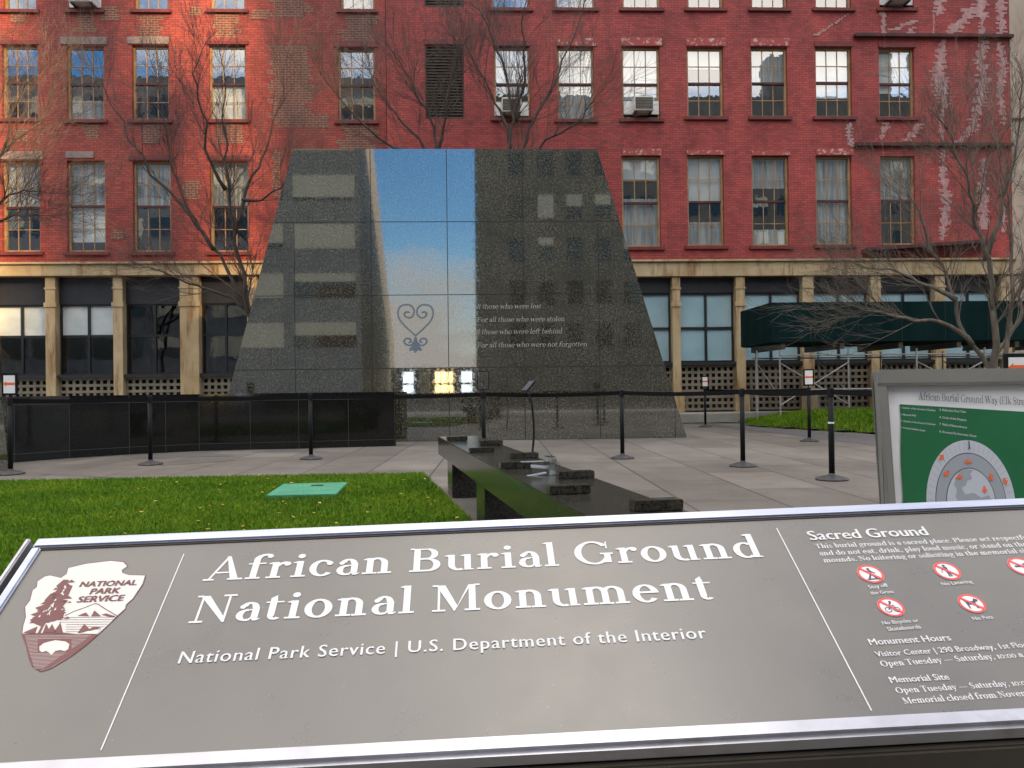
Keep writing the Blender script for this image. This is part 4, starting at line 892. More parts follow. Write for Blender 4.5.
# small reading stand
p = at_y(531, 440, 12.3); p.z = 0
t = thing('reading_stand', tuple(p), 'thin curved black stand with a small tilted plate in front of the monument', 'reading stand')
q = MB(); pr = [(532.5, 452), (534, 435), (533.5, 420), (532, 405), (528.5, 393.5)]
q.tube([(p.x, p.y, .01)]+[tuple(at_y(x, y, 12.3)) for x, y in pr], .016, 8); q.build('pole', M['black_metal'], t, smooth=True)
q = MB(); q.lathe([(.15, .002), (.15, .012), (.03, .03)], 20, 0, (p.x, p.y, 0)); q.build('base', M['black_base'], t)
cpt = at_y(528.5, 386, 12.3); Mx = Matrix.Translation(cpt) @ Matrix.Rotation(R(-78), 4, 'Z') @ Matrix.Rotation(R(48), 4, 'X')
q = MB(); q.box(-.15, -.10, -.012, .15, .10, .010, 0, Mx); f = q.build('plate', M['black_metal'], t, bevel=.004)
q = MB(); q.box(-.14, -.092, .0102, .14, .092, .012, 0, Mx); q.build('plate_face', M['alu'], f)
# verdigris cover on the lawn
Q = [on_ground(x, y, .07) for x, y in ((265.5, 495.5), (283, 483.8), (348, 482), (336, 493.8))]
t = thing('utility_cover', (Q[0].x+.4, Q[0].y+.3, 0), 'flat green painted access cover set in the lawn', 'access cover')
q = MB(); q.prism([(p.x, p.y, .02) for p in Q][::-1], [(p.x, p.y, .07) for p in Q][::-1]); q.build('lid', M['verdigris'], t, bevel=.004)
q = MB(); m_ = sum(Q, Vector())/4
q.box(m_.x-.02, m_.y+.22, .0702, m_.x+.10, m_.y+.27, .078); q.build('lid_handle', M['rail_dark'], t)
# ------------------------------------------------------------------ the green map board
YG = 2.05
pa = at_y(885, 384, YG); uG = CR @ Vector((1, .012, 0)); upG = Vector((0, math.sin(R(6.5)), math.cos(R(6.5))))
PG = Plane(pa, (uG.x, uG.y, 0.0), upG)
ab = PG.ab
t = thing('map_board', (pa.x+.35, pa.y-.1, 0), 'grey framed board with a green and white map poster at the right edge', 'map board')
o0 = ab(876.3, 370.3); wG, hG = .95, .66
a0, b1 = o0[0], o0[1]; a1, b0 = a0+wG, b1-hG; fw = ab(886, 384)[0]-a0; fh = b1-ab(900, 385)[1]
PGm = PG.mat()
q = MB()
for (x0, y0, x1, y1) in ((a0, b0, a0+fw, b1-fh), (a1-fw, b0, a1, b1-fh), (a0, b1-fh, a1, b1), (a0+fw, b0, a1-fw, b0+fh)): q.box(x0, y0, -.03, x1, y1, .012, 0, PGm)
q.build('frame', M['grey_frame'], t, bevel=.004)
q = MB(); q.box(a0+.004, b0+.004, -.028, a1-.004, b1-.004, -.012, 0, PGm); back = q.build('back_panel', M['grey_frame'], t)
# rumpled paper sheet
q = MB(); rn = random.Random(4); Lx, Rx = a0+fw+.001, a1-fw-.004; Ty, By = b1-fh-.002, b0+fh+.002; NX, NY = 30, 24
def ph(x, y): return -.0085 + .0022*math.sin(x*31+y*9) * math.exp(-(x-Lx)*14) + .0012*math.sin(y*60+1)*math.exp(-(x-Lx)*30)
for i in range(NX):
    for j in range(NY):
        X = [Lx+(Rx-Lx)*(i+d)/NX for d in (0, 1)]; Y = [By+(Ty-By)*(j+d)/NY for d in (0, 1)]
        q.face([PG.P(x, y, ph(x, y)) for x, y in ((X[0], Y[0]), (X[1], Y[0]), (X[1], Y[1]), (X[0], Y[1]))])
pst = q.build('poster', M['paper'], t, smooth=True)
q = MB()          # green field, its left edge following the wavy sheet
A1, B1 = ab(900.5, 404); A2, B2 = ab(1024, 411.5); sl = (B2-B1)/(A2-A1); lowb = By+.002; Rg = Rx-.012
A3, B3 = ab(903.5, 505); left = [(A1 + .0016*math.sin(k*1.3) + (A3-A1)/(B3-B1)*(lowb-B1)*k/14, B1+(lowb-B1)*k/14) for k in range(15)]
q.face([PG.P(x, y, -.005) for x, y in left] + [PG.P(Rg, lowb, -.005), PG.P(Rg, B1+sl*(Rg-A1), -.005)], 0)
P, w = serif_polys('African Burial Ground Way (Elk Stre', True, 0); P2, w2 = serif_polys('African Burial Ground Way (Elk Street)', True, 0)
s_, e_ = ab(919.5, 399.6), ab(1026, 404.8); k_ = w2/w; e2 = (s_[0]+(e_[0]-s_[0])*k_, s_[1]+(e_[1]-s_[1])*k_)
put_text(q, PG, P2, w2, *s_, *e2, -.0045, 1, 1.55)
for s, a, b in (('1. Interior of the Ancestral Chamber', (901.5, 408.3), (936.7, 411.2)), ('2. Memorial Wall', (901.5, 415), (916.8, 416.4)), ('3. Outside of the Ancestral Chamber', (901.5, 421.5), (936.7, 425.3)), ('4. Ancestral Libation Court', (901.5, 428), (926, 431.4)),
                ('5. Reflection Pool View', (940.4, 410.6), (966.9, 412.9)), ('6. Circle of the Diaspora', (940.4, 418), (967.5, 421)), ('7. Wall of Remembrance', (940.4, 425), (968, 428.4)), ('8. Ancestral Re-Interment Grove', (940.4, 432.3), (977.3, 437.2))):
    P, w = sans_polys(s, .012); put_text(q, PG, P, w, *ab(*a), *ab(*b), -.0045, 2, 1.2)
# the plan drawn on it: ellipses round one centre
ca, cb = ab(972, 503); rx = ab(1016.5, 503)[0]-ca; ry = ab(972, 440)[1]-cb
Hh = -.0046
for f, m_, dh in ((1, 3, 0), (.80, 5, 4e-4), (.785, 4, 8e-4), (.56, 5, 12e-4), (.545, 3, 16e-4)):
    n = 60
    q.face([PG.P(ca+rx*f*math.cos(2*math.pi*k/n), max(lowb+.001, cb+ry*f*math.sin(2*math.pi*k/n)), Hh+dh) for k in range(n)], m_)
for k in range(26):                       # ticks round the rim
    w_ = math.pi*(k+.5)/26
    ribbon(q, PG, [(ca+rx*.83*math.cos(w_), cb+ry*.83*math.sin(w_)), (ca+rx*.97*math.cos(w_), cb+ry*.97*math.sin(w_))], .0009, Hh+5e-4, 4)
land = [(-.30, .40), (-.22, .50), (-.05, .54), (.10, .52), (.02, .46), (.06, .38), (-.05, .36), (-.10, .28), (-.20, .24), (-.12, .14), (.08, .16), (.24, .08), (.40, .12), (.50, .02), (.48, -.2), (.30, -.1), (.1, -.05), (-.1, -.08), (-.26, -.02), (-.34, .1), (-.30, .22), (-.36, .30)]
q.face([PG.P(ca+rx*x, cb+ry*y, Hh+2e-3) for x, y in land], 6)
for (x, y, ang, sc) in ((.0, .985, 0, 0),): pass
for px, py, ang in ((941.8, 457.2, 50), (968.8, 461.5, 172), (947, 473, 225), (959.5, 477, 20), (991.5, 477, 100), (1005.6, 481, -70), (985, 489.5, -85)):
    A_, B_ = ab(px, py); c_, s__ = math.cos(R(ang)), math.sin(R(ang)); L_ = rx*.09
    q.face([PG.P(A_+(x*c_-y*s__)*L_, B_+(x*s__+y*c_)*L_, -.0014) for x, y in ((-1, -.25), (.05, -.3), (.0, -.75), (1, 0), (.0, .75), (.05, .3), (-1, .25), (-.7, 0))], 7)
A_, B_ = ab(969.5, 444.5); ribbon(q, PG, [(A_, B_+.009), (A_, B_-.009)], .003, -.0014, 1); ribbon(q, PG, [(A_-.004, B_-.009), (A_+.004, B_-.009)], .002, -.0013, 1)
q.build('poster_print', [M['green_print'], M['dark_print'], M['white_print'], M['grey_print'], M['mid_grey_print'], M['dark_print'], M['mid_grey_print'], M['orange']], pst)
for x in (a0+.03, a1-.03):
    q = MB(); p = PG.P(x, b0+.05, -.05); q.tube([(p.x, p.y, 0), (p.x, p.y, p.z+.1), tuple(PG.P(x, b1-.2, -.05))], .022, 10); q.build('post', M['grey_frame'], t)

# ------------------------------------------------------------------ the wayside panel in front
d = CR @ Vector(((455-512)/FPX, (384+90)/FPX, -1)).normalized()
hv = CR @ Vector((1, .0335, -.0470)).normalized()
Zt = 1.25; o = CAMP + ray(512, 530)*Zt
PW = Plane(o, hv, d); ab = PW.ab; PWm = PW.mat()
aL = ab(42, 551)[0]; bB = ab(512, 736)[1]; bB2 = ab(340, 744)[1]; aR = ab(1024, 512)[0]+.26
info = thing('information_panel', ((o.x+.1), o.y-.15, 0), 'wide slanted brown information panel with white lettering in a silver frame', 'information panel')
q = MB(); q.box(aL-.004, bB-.004, -.012, aR+.004, .004, 0, 0, PWm); face = q.build('panel_face', M['sign_brown'], info)
FB = ab(512, 757.5)[1]; tw = ab(512, 521.5)[1]; lw = aL-ab(31.5, 551)[0]
q = MB()
q.box(aL-lw, .0015, -.014, aR+lw, .0015+tw, .005, 0, PWm)
q.box(aL-lw, bB, -.014, aL-.0015, .0012, .005, 0, PWm); q.box(aR+.0015, bB, -.014, aR+lw, .0012, .005, 0, PWm)
q.build('frame', M['alu'], info, bevel=.0025)
q = MB(); q.box(aL-lw, FB, -.02, aR+lw, bB-.0015, .009, 0, PWm); q.build('front_rail', M['alu_worn'], info, bevel=.006)
q = MB(); g_ = .0042; q.box(aL-.0012, -.0022, .0002, aR+.0012, .0012, .0012, 0, PWm); q.build('gasket', M['gasket'], info)
sb = aL-lw
q = MB(); q.box(sb-.018, FB+.02, -.03, sb-.0105, tw+.003, .004, 0, PWm); q.build('side_bar', M['alu_worn'], info, bevel=.002)
q = MB(); q.box(sb-.0185, FB+.008, -.075, aR+lw+.02, tw-.006, -.022, 0, PWm); q.build('tray', M['rail_dark'], info, bevel=.003)
q = MB(); q.box(sb-.01, FB-.006, -.085, aR+lw+.01, FB+.006, -.0215, 0, PWm); q.build('front_lip', M['rail_dark'], info, bevel=.003)
for x in (aL+.35, aR-.35):
    p = PW.P(x, bB*.5, -.076); q = MB(); q.box(p.x-.05, p.y-.05, .0, p.x+.05, p.y+.05, p.z+.005); q.box(p.x-.11, p.y-.11, .0, p.x+.11, p.y+.11, .012); q.build('post', M['rail_dark'], info)
def line(q, s, a, b, serif=False, bold=.0, m=0, ys=1.0, ref=None, track=0, h=.0006, light=False):
    """text s from pixel a; the substring ref (or all of it) ends at pixel b"""
    f = (lambda z: serif_polys(z, light, track)) if serif else (lambda z: sans_polys(z, 0, 0, 1.0+track))
    P, w = f(s); (x0, y0), (x1, y1) = ab(*a), ab(*b)
    if ref: k = w/f(ref)[1]; x1, y1 = x0+(x1-x0)*k, y0+(y1-y0)*k
    put_text(q, PW, P, w, x0, y0, x1, y1, h, m, ys)
    if bold and not serif:                              # heavier strokes: the same letters again, a hair to the right
        k = math.hypot(x1-x0, y1-y0)/w*bold*3.2
        put_text(q, PW, P, w, x0+k, y0, x1+k, y1, h+3e-4, m, ys)
q = MB()
line(q, 'African Burial Ground', (202.3, 581.3), (764.5, 557.2), True, ys=.87, track=26); q.build('title_lettering', M['white_print'], face); q = MB()
line(q, 'National Monument', (187, 623.6), (716.5, 599.3), True, ys=.89, track=26)
q.build('title_lettering', M['white_print'], face)
q = MB(); line(q, 'National Park Service | U.S. Department of the Interior', (177.5, 664), (707, 638.6), bold=.010, ys=1.05, track=.10); q.build('subtitle_lettering', M['white_print'], face)
q = MB(); ribbon(q, PW, [ab(184, 554.3), ab(101, 750.5)], .0016, .0006); q.build('divider_line', M['white_print'], face)
q = MB(); ribbon(q, PW, [ab(776.5, 528.3), ab(871.5, 711)], .0016, .0006); q.build('divider_line', M['white_print'], face)
q = MB()
line(q, 'Sacred Ground', (810.5, 540.6), (928.8, 535.6), bold=.016)
line(q, 'This burial ground is a sacred place. Please act respectfully', (816.4, 548.6), (1024, 539.7), True, ref='This burial ground is a sacred place. Please act respectf', track=6)
line(q, 'and do not eat, drink, play loud music, or stand on the', (820, 555.8), (1024, 546.6), True, ref='and do not eat, drink, play loud music, or stand on th', track=6)
line(q, 'mounds. No loitering or soliciting in the memorial site.', (824.3, 562.8), (1024, 553.2), True, ref='mounds. No loitering or soliciting in the memorial s', track=6)
for s, a, b in (('Stay off', (869.5, 589.4), (888.6, 587)), ('the Grass', (871.1, 595.2), (894, 593.4)), ('No Littering', (942.6, 586.2), (972.8, 583.4)), ('No Bicycles or', (883.1, 625.1), (919, 622.2)), ('Skateboards', (888.4, 631.5), (921.4, 628.8)), ('No Pets', (973.6, 620.7), (993.6, 619))):
    line(q, s, a, b, bold=.004)
line(q, 'Monument Hours', (870.4, 645.6), (951.4, 640.8), bold=.012)
line(q, 'Visitor Center | 290 Broadway, 1st Floor', (876.6, 657.2), (1024, 647.8), bold=.006, ref='Visitor Center | 290 Broadway, 1st Flo')
line(q, 'Open Tuesday \u2014 Saturday, 10:00 a.m.', (881.8000000000001, 667), (1024, 657.3), True, ref='Open Tuesday \u2014 Saturday, 10:00 a', track=4)
line(q, 'Memorial Site', (891.2, 683.4), (949.8, 680), bold=.012)
line(q, 'Open Tuesday \u2014 Saturday, 10:00', (897.1, 693.8), (1022.5, 685.6), True, ref='Open Tuesday \u2014 Saturday, 10:', track=4)
line(q, 'Memorial closed from November', (904.3000000000001, 704.2), (1022, 696.5), True, ref='Memorial closed from Nove', track=4)
q.build('notice_lettering', M['white_print'], face)
# prohibition roundels
def icon(px, py, kind):
    q = MB(); a, b = ab(px, py); r = (ab(px+13, py)[0]-ab(px-13, py)[0])/2
    ellipse(q, PW, a, b, r, r, .0006, 0, 32); ring(q, PW, a, b, r*.99, r*.99, r*.17, .0009, 1, 32)
    S = lambda pts: q.face([PW.P(a+x*r, b+y*r, .0011) for x, y in pts], 2)
    def dot(x, y, s): S([(x+s*math.cos(k*.628), y+s*math.sin(k*.628)) for k in range(10)])
    if kind == 'walk':
        dot(.0, .52, .12); S([(-.12, .38), (.14, .38), (.10, -.05), (-.10, -.05)]); S([(-.1, -.05), (.05, -.05), (-.2, -.5), (-.36, -.5)]); S([(-.02, -.05), (.12, -.05), (.36, -.45), (.2, -.5)]); S([(.1, .34), (.42, .05), (.34, 0), (.1, .2)]); S([(-.5, -.52), (.5, -.52), (.45, -.64), (-.45, -.64)])
    elif kind == 'litter':
        dot(-.02, .56, .12); S([(-.16, .42), (.14, .42), (.1, -.1), (-.12, -.1)]); S([(-.12, -.1), (-.01, -.1), (-.03, -.62), (-.14, -.62)]); S([(.0, -.1), (.1, -.1), (.14, -.62), (.03, -.62)]); S([(-.14, .38), (-.42, .10), (-.36, .04), (-.12, .24)]); dot(-.45, -.1, .06)
    elif kind == 'bike':
        ring(q, PW, a-.32*r, b-.28*r, .27*r, .27*r, .06*r, .0011, 2, 20); ring(q, PW, a+.34*r, b-.28*r, .27*r, .27*r, .06*r, .0011, 2, 20)
        S([(-.34, -.30), (-.26, -.30), (.02, .12), (-.06, .12)]); S([(-.04, .06), (.28, .12), (.28, .18), (-.04, .13)]); S([(.3, -.28), (.36, -.28), (.26, .22), (.2, .22)]); dot(.12, .52, .11); S([(-.16, .14), (.0, .14), (.18, .40), (.06, .46)])
    elif kind == 'dog':
        S([(-.45, .22), (.25, .22), (.32, -.12), (-.42, -.12)]); S([(.16, .18), (.36, .52), (.62, .36), (.6, .24), (.3, .1)]); S([(-.42, -.1), (-.30, -.1), (-.32, -.52), (-.42, -.52)]); S([(.18, -.1), (.30, -.1), (.28, -.52), (.18, -.52)]); S([(-.44, .2), (-.36, .2), (-.52, .5), (-.6, .48)])
    else:
        S([(-.55, -.08), (.4, -.08), (.4, .08), (-.55, .08)]); S([(.1, .2), (.5, .4), (.55, .32), (.2, .14)])
    e = .10
    q.face([PW.P(a+x*r, b+y*r, .0013) for x, y in ((-.62-e*.7, .62-e*.7), (.62-e*.7, -.62-e*.7), (.62+e*.7, -.62+e*.7), (-.62+e*.7, .62+e*.7))], 1)
    q.build('prohibition_icon', [M['white_print'], M['red_print'], M['navy_print']], face)
for a in ((870.4, 574.2, 'walk'), (947, 571.2, 'litter'), (1021.5, 566.6, 'smoke'), (890.8, 607.4, 'bike'), (971.7, 603.8, 'dog')): icon(*a)
# arrowhead emblem
e = lambda pts: [(10+x*150/886, 550+y*130/768) for x, y in pts]
q = MB()
OUT = [(160, 185), (205, 155), (235, 150), (300, 165), (335, 140), (345, 105), (450, 80), (600, 62), (675, 70), (698, 95), (665, 118), (670, 135), (710, 148), (805, 150), (790, 200), (760, 245), (730, 290), (690, 325), (685, 350), (640, 390), (600, 430), (520, 505), (440, 575), (350, 640), (240, 705), (180, 722), (130, 690), (110, 640), (95, 570), (68, 500), (75, 450), (90, 400), (85, 340), (115, 300), (130, 240), (155, 220)]
poly_on(q, PW, e(OUT), .0006, 1)
cx, cy = sum(p[0] for p in OUT)/len(OUT), sum(p[1] for p in OUT)/len(OUT)
INS = [(x+(cx-x)*.018, y+(cy-y)*.018) for x, y in OUT]; poly_on(q, PW, e(INS), .0008, 0)
poly_on(q, PW, e([(72, 497), (130, 495), (300, 488), (400, 500), (520, 500), (440, 570), (350, 634), (240, 698), (180, 714), (135, 686), (114, 636), (100, 568)]), .0010, 1)
T_ = [(165, 495), (185, 455), (130, 430), (118, 415), (165, 400), (122, 385), (180, 365), (150, 345), (205, 325), (205, 300), (240, 262), (262, 255), (285, 235), (275, 215), (318, 178), (350, 180), (340, 205), (372, 215), (355, 250), (340, 285), (310, 295), (345, 300), (315, 335), (290, 345), (325, 370), (315, 400), (260, 425), (215, 430), (200, 455), (180, 498)]
poly_on(q, PW, e(T_), .0012, 1)
rt = random.Random(3)
for k in range(70):                                     # ragged needle clumps
    f = rt.random()**.8; x = 332-f*128+rt.gauss(0, 1)*(16+46*f); y = 190+f*245+rt.gauss(0, 6); s_ = 7+9*rt.random()
    poly_on(q, PW, e([(x-s_*1.6, y+s_*.5), (x+s_*.2, y-s_*.7), (x+s_*1.5, y+s_*.3)]), .0012+2e-5*(k % 9), 1)
for k in range(16):
    f = rt.random(); x = 325-f*120+rt.gauss(0, 10+16*f); y = 215+f*190; s_ = 4+4*rt.random()
    poly_on(q, PW, e([(x-s_, y+s_*1.2), (x+s_, y-s_), (x+s_*.8, y+s_)]), .0015, 0)
for w_ in ([(240, 330), (262, 318), (255, 345)], [(228, 380), (240, 358), (236, 392)], [(300, 262), (318, 246), (312, 268)]): poly_on(q, PW, e(w_), .0014, 0)
MT = [(325, 392), (380, 365), (440, 345), (500, 320), (520, 322), (570, 355), (635, 393)]
ribbon(q, PW, [ab(*p) for p in e(MT)], .0011, .0012, 1)
for w_ in ([(400, 392), (450, 372), (470, 395)], [(480, 395), (500, 360), (520, 378), (540, 395)], [(540, 385), (570, 378), (625, 395), (600, 402)]): poly_on(q, PW, e(w_), .0012, 1)
for k in range(14):                                     # hatched slopes under the mountain
    y = 402+k*7; x0 = 300-k*3 if y < 440 else 330; x1 = 632-k*9
    if k % 2 == 0: ribbon(q, PW, [ab(*p) for p in e([(x0, y), (x1, y-2)])], .0006, .0012, 1)
for w_ in ([(78, 492), (165, 455), (150, 498)], [(195, 492), (215, 440), (232, 470), (250, 440), (275, 490)], [(255, 495), (300, 432), (316, 498)], [(400, 495), (440, 440), (470, 470), (500, 455), (540, 462), (430, 492)]): poly_on(q, PW, e(w_), .0013, 1)
poly_on(q, PW, e([(415, 498), (460, 484), (535, 478), (515, 500)]), .0014, 0)
poly_on(q, PW, e([(175, 575), (200, 555), (235, 545), (270, 537), (330, 545), (352, 560), (345, 590), (325, 602), (300, 595), (270, 600), (245, 625), (232, 610), (215, 600), (190, 608), (176, 598)]), .0013, 0)
for k in range(25):                                     # fine water lines
    y = 512+k*8; xl_ = 78+(y-500)*.28; xr_ = 510-(y-500)*1.45
    if y > 530 and y < 635: segs = [(xl_+8, 165), (365, xr_-8)] if y < 612 else [(xl_+8, xr_-10)]
    else: segs = [(xl_+10, xr_-12)]
    for s0, s1 in segs:
        if s1 > s0+10: ribbon(q, PW, [ab(*p) for p in e([(s0, y), (s1, y-4)])], .0004, .0013, 0)
for s, a, b in (('NATIONAL', (408, 222), (742, 210)), ('PARK', (468, 265), (640, 258)), ('SERVICE', (392, 314), (662, 303))):
    line(q, s, e([a])[0], e([b])[0], bold=.04, m=1, h=.0012, ys=.95)
q.build('arrowhead_emblem', [M['cream_print'], M['maroon']], face)

# ------------------------------------------------------------------ bare trees
def tree(D, stems, label, seed, mt='bark', n_br=5, reach=1.0, base=None, r0=.088):
    """stems: pixel paths of the main limbs at about distance D, from the ground up"""
    rn = random.Random(seed)
    st = []
    for k, pts in enumerate(stems):
        dy = rn.uniform(-1.3, 1.3); n = len(pts)
        P = [at_y(x, y, D + dy*(i/(n-1))**1.2) for i, (x, y) in enumerate(pts)]; st.append(P)
    b = Vector((st[0][0].x, D, 0)) if base is None else Vector(base)
    t = thing('bare_tree', tuple(b), label, 'tree', 'leafless trees in front of the brick buildings')
    tr, cr = MB(), MB()
    def refine(P, jit):
        Q = [P[0]]
        for a, c_ in zip(P[:-1], P[1:]):
            L = (c_-a).length; Q.append((a+c_)/2 + Vector((rn.gauss(0, jit), rn.gauss(0, jit), rn.gauss(0, jit)))*L); Q.append(c_)
        return Q
    def twig(p, dirv, L, r, lvl):
        P = [p]; dv_ = dirv.normalized(); n = 4 if lvl < 2 else 3
        for i in range(n):
            dv_ = (dv_ + Vector((rn.gauss(0, .10), rn.gauss(0, .10), rn.gauss(0, .08)+.05))).normalized(); P.append(P[-1]+dv_*L/n)
        cr.tube(P, [r*(1-.75*i/n) for i in range(n+1)], 4 if lvl else 5, 0, False)
        if lvl >= 2: return
        for i in range(1, n+1):
            for _ in range(rn.choice((1, 1, 2)) if lvl < 1 else rn.choice((1, 1, 2))):
                a = (P[i]-P[i-1]).normalized(); o_ = Vector((rn.gauss(0, 1), rn.gauss(0, 1), rn.gauss(.25, 1))); o_ = (o_ - a*o_.dot(a)).normalized()
                twig(P[i] if rn.random() < .5 else (P[i]+P[i-1])/2, a*rn.uniform(.9, 1.2)+o_*rn.uniform(.35, .7), L*rn.uniform(.40, .75), max(.0034, r*.5), lvl+1)
    for k, P in enumerate(st):
        P = refine(refine(P, .06), .05); n = len(P); ra = r0 if k == 0 else r0*.62
        rad = [ra*(1-.9*(i/(n-1))**.6)+.005 for i in range(n)]
        tr.tube(P, rad, 10, 0, True)
        i0 = max(2, n//4)
        for i in range(i0, n):
            for _ in range(n_br if i > n//2 else max(1, n_br//2)):
                if rn.random() < .5: continue
                a = (P[i]-P[i-1]).normalized(); o_ = Vector((rn.gauss(0, 1), rn.gauss(0, .8), rn.gauss(.2, .8))); o_ = (o_-a*o_.dot(a)).normalized()
                twig(P[i], a*.9+o_*rn.uniform(.35, .75), reach*rn.uniform(.9, 2.2), max(.0060, rad[i]*.36), 0)
        twig(P[-1], P[-1]-P[-2], reach*.9, rad[-1], 0)
    tr.build('trunk', M[mt], t, smooth=True); cr.build('crown', M['twig' if mt == 'bark' else mt], t)
G_ = lambda x, D: (x, 391+EYE*FPX/D)
tree(22.3, [[G_(268, 22.3), (264, 380), (257, 330), (244, 297), (234, 240), (230, 195), (224, 160), (222, 120), (224, 70)],
     [(250, 312), (228, 272), (210, 243), (190, 212), (172, 170), (166, 130), (158, 80)], [(214, 250), (190, 215), (150, 175), (128, 140), (108, 100), (95, 75)],
     [(233, 240), (246, 190), (266, 150), (284, 100), (290, 45)], [(248, 310), (210, 290), (185, 282), (160, 270), (140, 268)], [(226, 190), (205, 150), (198, 100), (202, 50)], [(243, 200), (262, 200), (290, 180)]],
     'bare tree with slanting dark trunk at the left slope of the monument', 3, 'bark', 4, .85)
tree(22.6, [[G_(448, 22.6), (446, 380), (442, 230), (436, 146), (428, 110), (412, 80), (395, 55)], [(437, 160), (445, 120), (452, 80), (460, 40)], [(438, 170), (410, 130), (385, 100), (370, 70)], [(440, 180), (405, 150), (370, 130), (345, 105), (322, 75)]],
     'bare tree rising behind the monument in front of the dark louvre window', 7, 'bark', 4, .8)
tree(22.2, [[G_(522, 22.2), (520, 380), (514, 230), (509, 146), (512, 110), (505, 70), (493, 40), (480, 10)], [(516, 170), (528, 130), (545, 100), (562, 60), (580, 20), (592, -10)], [(510, 150), (500, 110), (478, 70), (462, 40)], [(515, 120), (525, 80), (522, 30), (528, -10)], [(520, 180), (545, 140), (575, 125), (590, 105)]],
     'bare tree rising behind the monument just left of its top right corner', 12, 'bark', 4, .85)
tree(17.2, [[G_(994, 17.2), (994, 361), (991, 300), (984, 250), (974, 205), (958, 160), (948, 130)], [(998, 395), (1008, 330), (1011, 270), (1008, 210), (998, 150), (992, 120)], [(990, 400), (972, 345), (956, 300), (942, 262), (922, 220), (905, 190)], [(972, 345), (940, 322), (905, 318), (875, 312), (852, 305)],
     [(986, 260), (1002, 200), (1016, 150), (1020, 100)], [(992, 360), (1020, 320), (1040, 260), (1050, 200)], [(956, 300), (925, 285), (895, 270), (868, 268)]],
     'grey stemmed bare tree at the right in front of the green scaffold shed', 21, 'bark_pale', 5, .75, None, .10)
tree(19.5, [[G_(-72, 19.5), (-70, 330), (-62, 250), (-50, 180), (-30, 110), (-20, 60)], [(-68, 300), (-35, 225), (0, 203), (24, 190), (48, 193)], [(-62, 250), (-22, 170), (10, 120), (28, 85)], [(-50, 190), (-5, 160), (30, 130), (48, 110)], [(-66, 280), (-20, 235), (15, 215), (35, 215)]],
     'bare branches reaching in from the left edge across the sunlit wall', 31, 'bark', 4, .8)
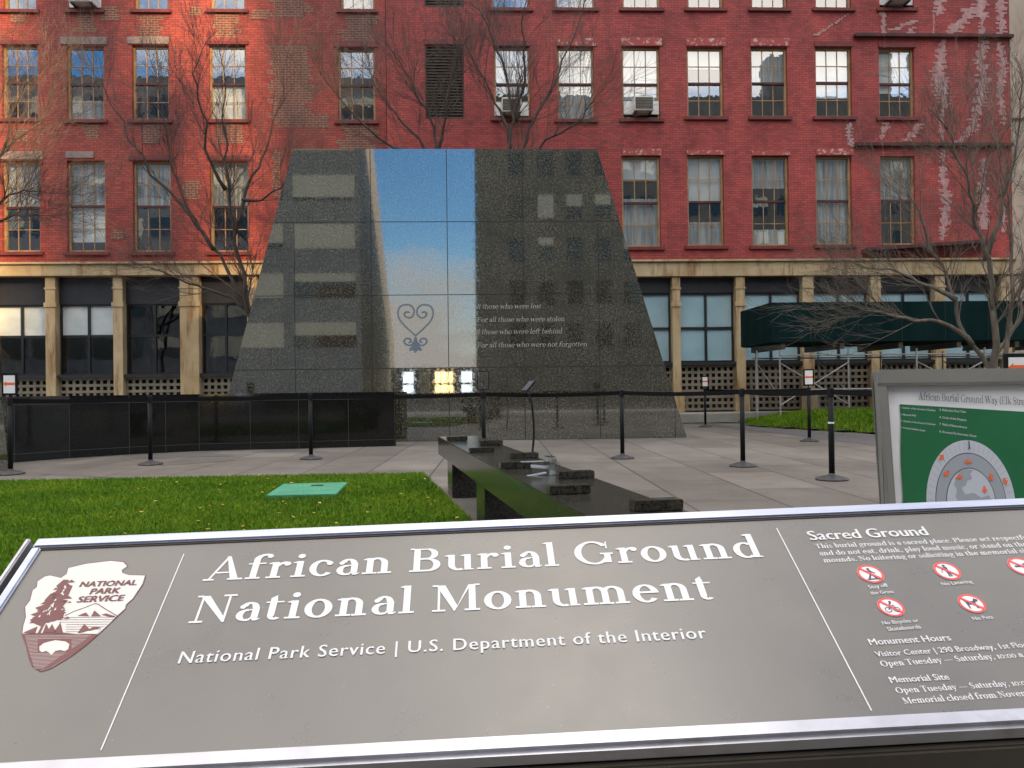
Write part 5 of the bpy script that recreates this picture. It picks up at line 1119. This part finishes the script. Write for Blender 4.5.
# ------------------------------------------------------------------ the street behind the viewer, mirrored in the polished granite and the window panes, plus added sun blockers
def office(label, foot, edges, H, mw, bay, floor, share, seed, z0=5.0, win=(.62, .55), sun_blocks=(), blind='office_blind', grp=3, shade_side=0):
    """foot: ground outline, counter-clockwise; edges: which of its sides carry windows"""
    rn = random.Random(seed); n = len(foot); cx, cy = sum(p[0] for p in foot)/n, sum(p[1] for p in foot)/n
    t = thing('office_building', (cx, cy, 0), label, 'building')
    w = MB(); g = MB(); w.prism([(x, y, -.01) for x, y in foot], [(x, y, H) for x, y in foot])
    if shade_side: w.m[2+shade_side] = 1  # this wall coloured darker to stand in for shade on it
    for x0, y0, x1, y1, h in sun_blocks: w.box(x0, y0, H+.003, x1, y1, H+h)  # unseen rooftop blocks added to break up the sunlight on the brick facade
    for e in edges:
        (x0, y0), (x1, y1) = foot[e], foot[(e+1) % n]; a, b = Vector((x0, y0, 0)), Vector((x1, y1, 0)); d_ = b-a; L = d_.length; d_.normalize(); n_ = Vector((d_.y, -d_.x, 0))
        nb = max(1, min(50, int(L/bay))); nf = int((H-z0-1)/floor); bw = min(bay, L/nb)
        q_ = Vector((0, 0, 1))
        for i in range(nb):
            for j in range(nf):
                p = a+d_*((i+.5)*bw)+n_*.06; z = z0+(j+.5)*floor; hw, hh = bw*win[0]/2, floor*win[1]/2
                m = 1 if (random.Random(seed*7919+(i//grp)*131+j).random() < share*1.4 and rn.random() < .75) else 0
                q = [p-d_*hw+Vector((0, 0, z-hh)), p+d_*hw+Vector((0, 0, z-hh)), p+d_*hw+Vector((0, 0, z+hh)), p-d_*hw+Vector((0, 0, z+hh))]
                zb = z-hh
                if m and rn.random() < .7: zb = z+hh-2*hh*rn.uniform(.3, .9); g.face(q, 0)
                q = [p+n_*(.02*m)-d_*hw+q_*zb, p+n_*(.02*m)+d_*hw+q_*zb, p+n_*(.02*m)+d_*hw+q_*(z+hh), p+n_*(.02*m)-d_*hw+q_*(z+hh)]; g.face(q, m)
    w.build('wall', [M[mw], M['office_dark']], t); o_ = g.build('windows', [M['office_glass'], M[blind]], t); o_['kind'] = 'stuff'
    return t
office('grey office block with pale blinds, mirrored in the granite left of the blue sky strip', [(-10.2, -40), (-75, -40), (-130, -600), (-62, -600)], (0, 3), 36, 'office', 6.4, 4.4, .55, 3, 4, (.86, .5), grp=1, shade_side=3)
office('dark brown office block, mirrored in the right half of the monument', [(52, -40), (.2, -40), (.2, -300), (52, -300)], (0, 1), 34, 'office_dark', 2.6, 3.9, .14, 4, 4, (.55, .55), blind='office_dim', sun_blocks= ((34, -44, 38.6, -41, 5), (44.7, -44, 46.3, -41, 14), (47.0, -44, 48.3, -41, 9)))  # footprint deepened out of view to keep sun off the street wall opposite
office('unseen dark office tower added behind the viewer to shade the red brick building', [(112, -40), (52.2, -40), (52.2, -44.5), (112, -44.5)], (0,), 64, 'office_dark', 3.6, 3.9, .2, 6, blind='office_dim')  # thin slab, unseen, added to keep the sun off the right facade
fb = office('low building with brightly lit shop windows, mirrored low in the monument', [(30, -320), (-75, -320), (-75, -350), (30, -350)], (), 11, 'office', 4, 4, 0, 9)
q = MB()
for X0, X1, m in ((-31, -26.5, 0), (-24, -19.5, 2), (-17.6, -9.6, 1), (-6.2, -1.6, 0)):
    for z0, z1 in ((4.6, 9.2), (.4, 3.6)):
        n = 3; q = MB()
        for k in range(n): a = X0+(X1-X0)*(k+.08)/n; b = X0+(X1-X0)*(k+.92)/n; q.face([(b, -319.9, z0), (a, -319.9, z0), (a, -319.9, z1), (b, -319.9, z1)], m)
        q.build('lit_window', [M['lit_white'], M['lit_window'], M['office_blind']], fb)
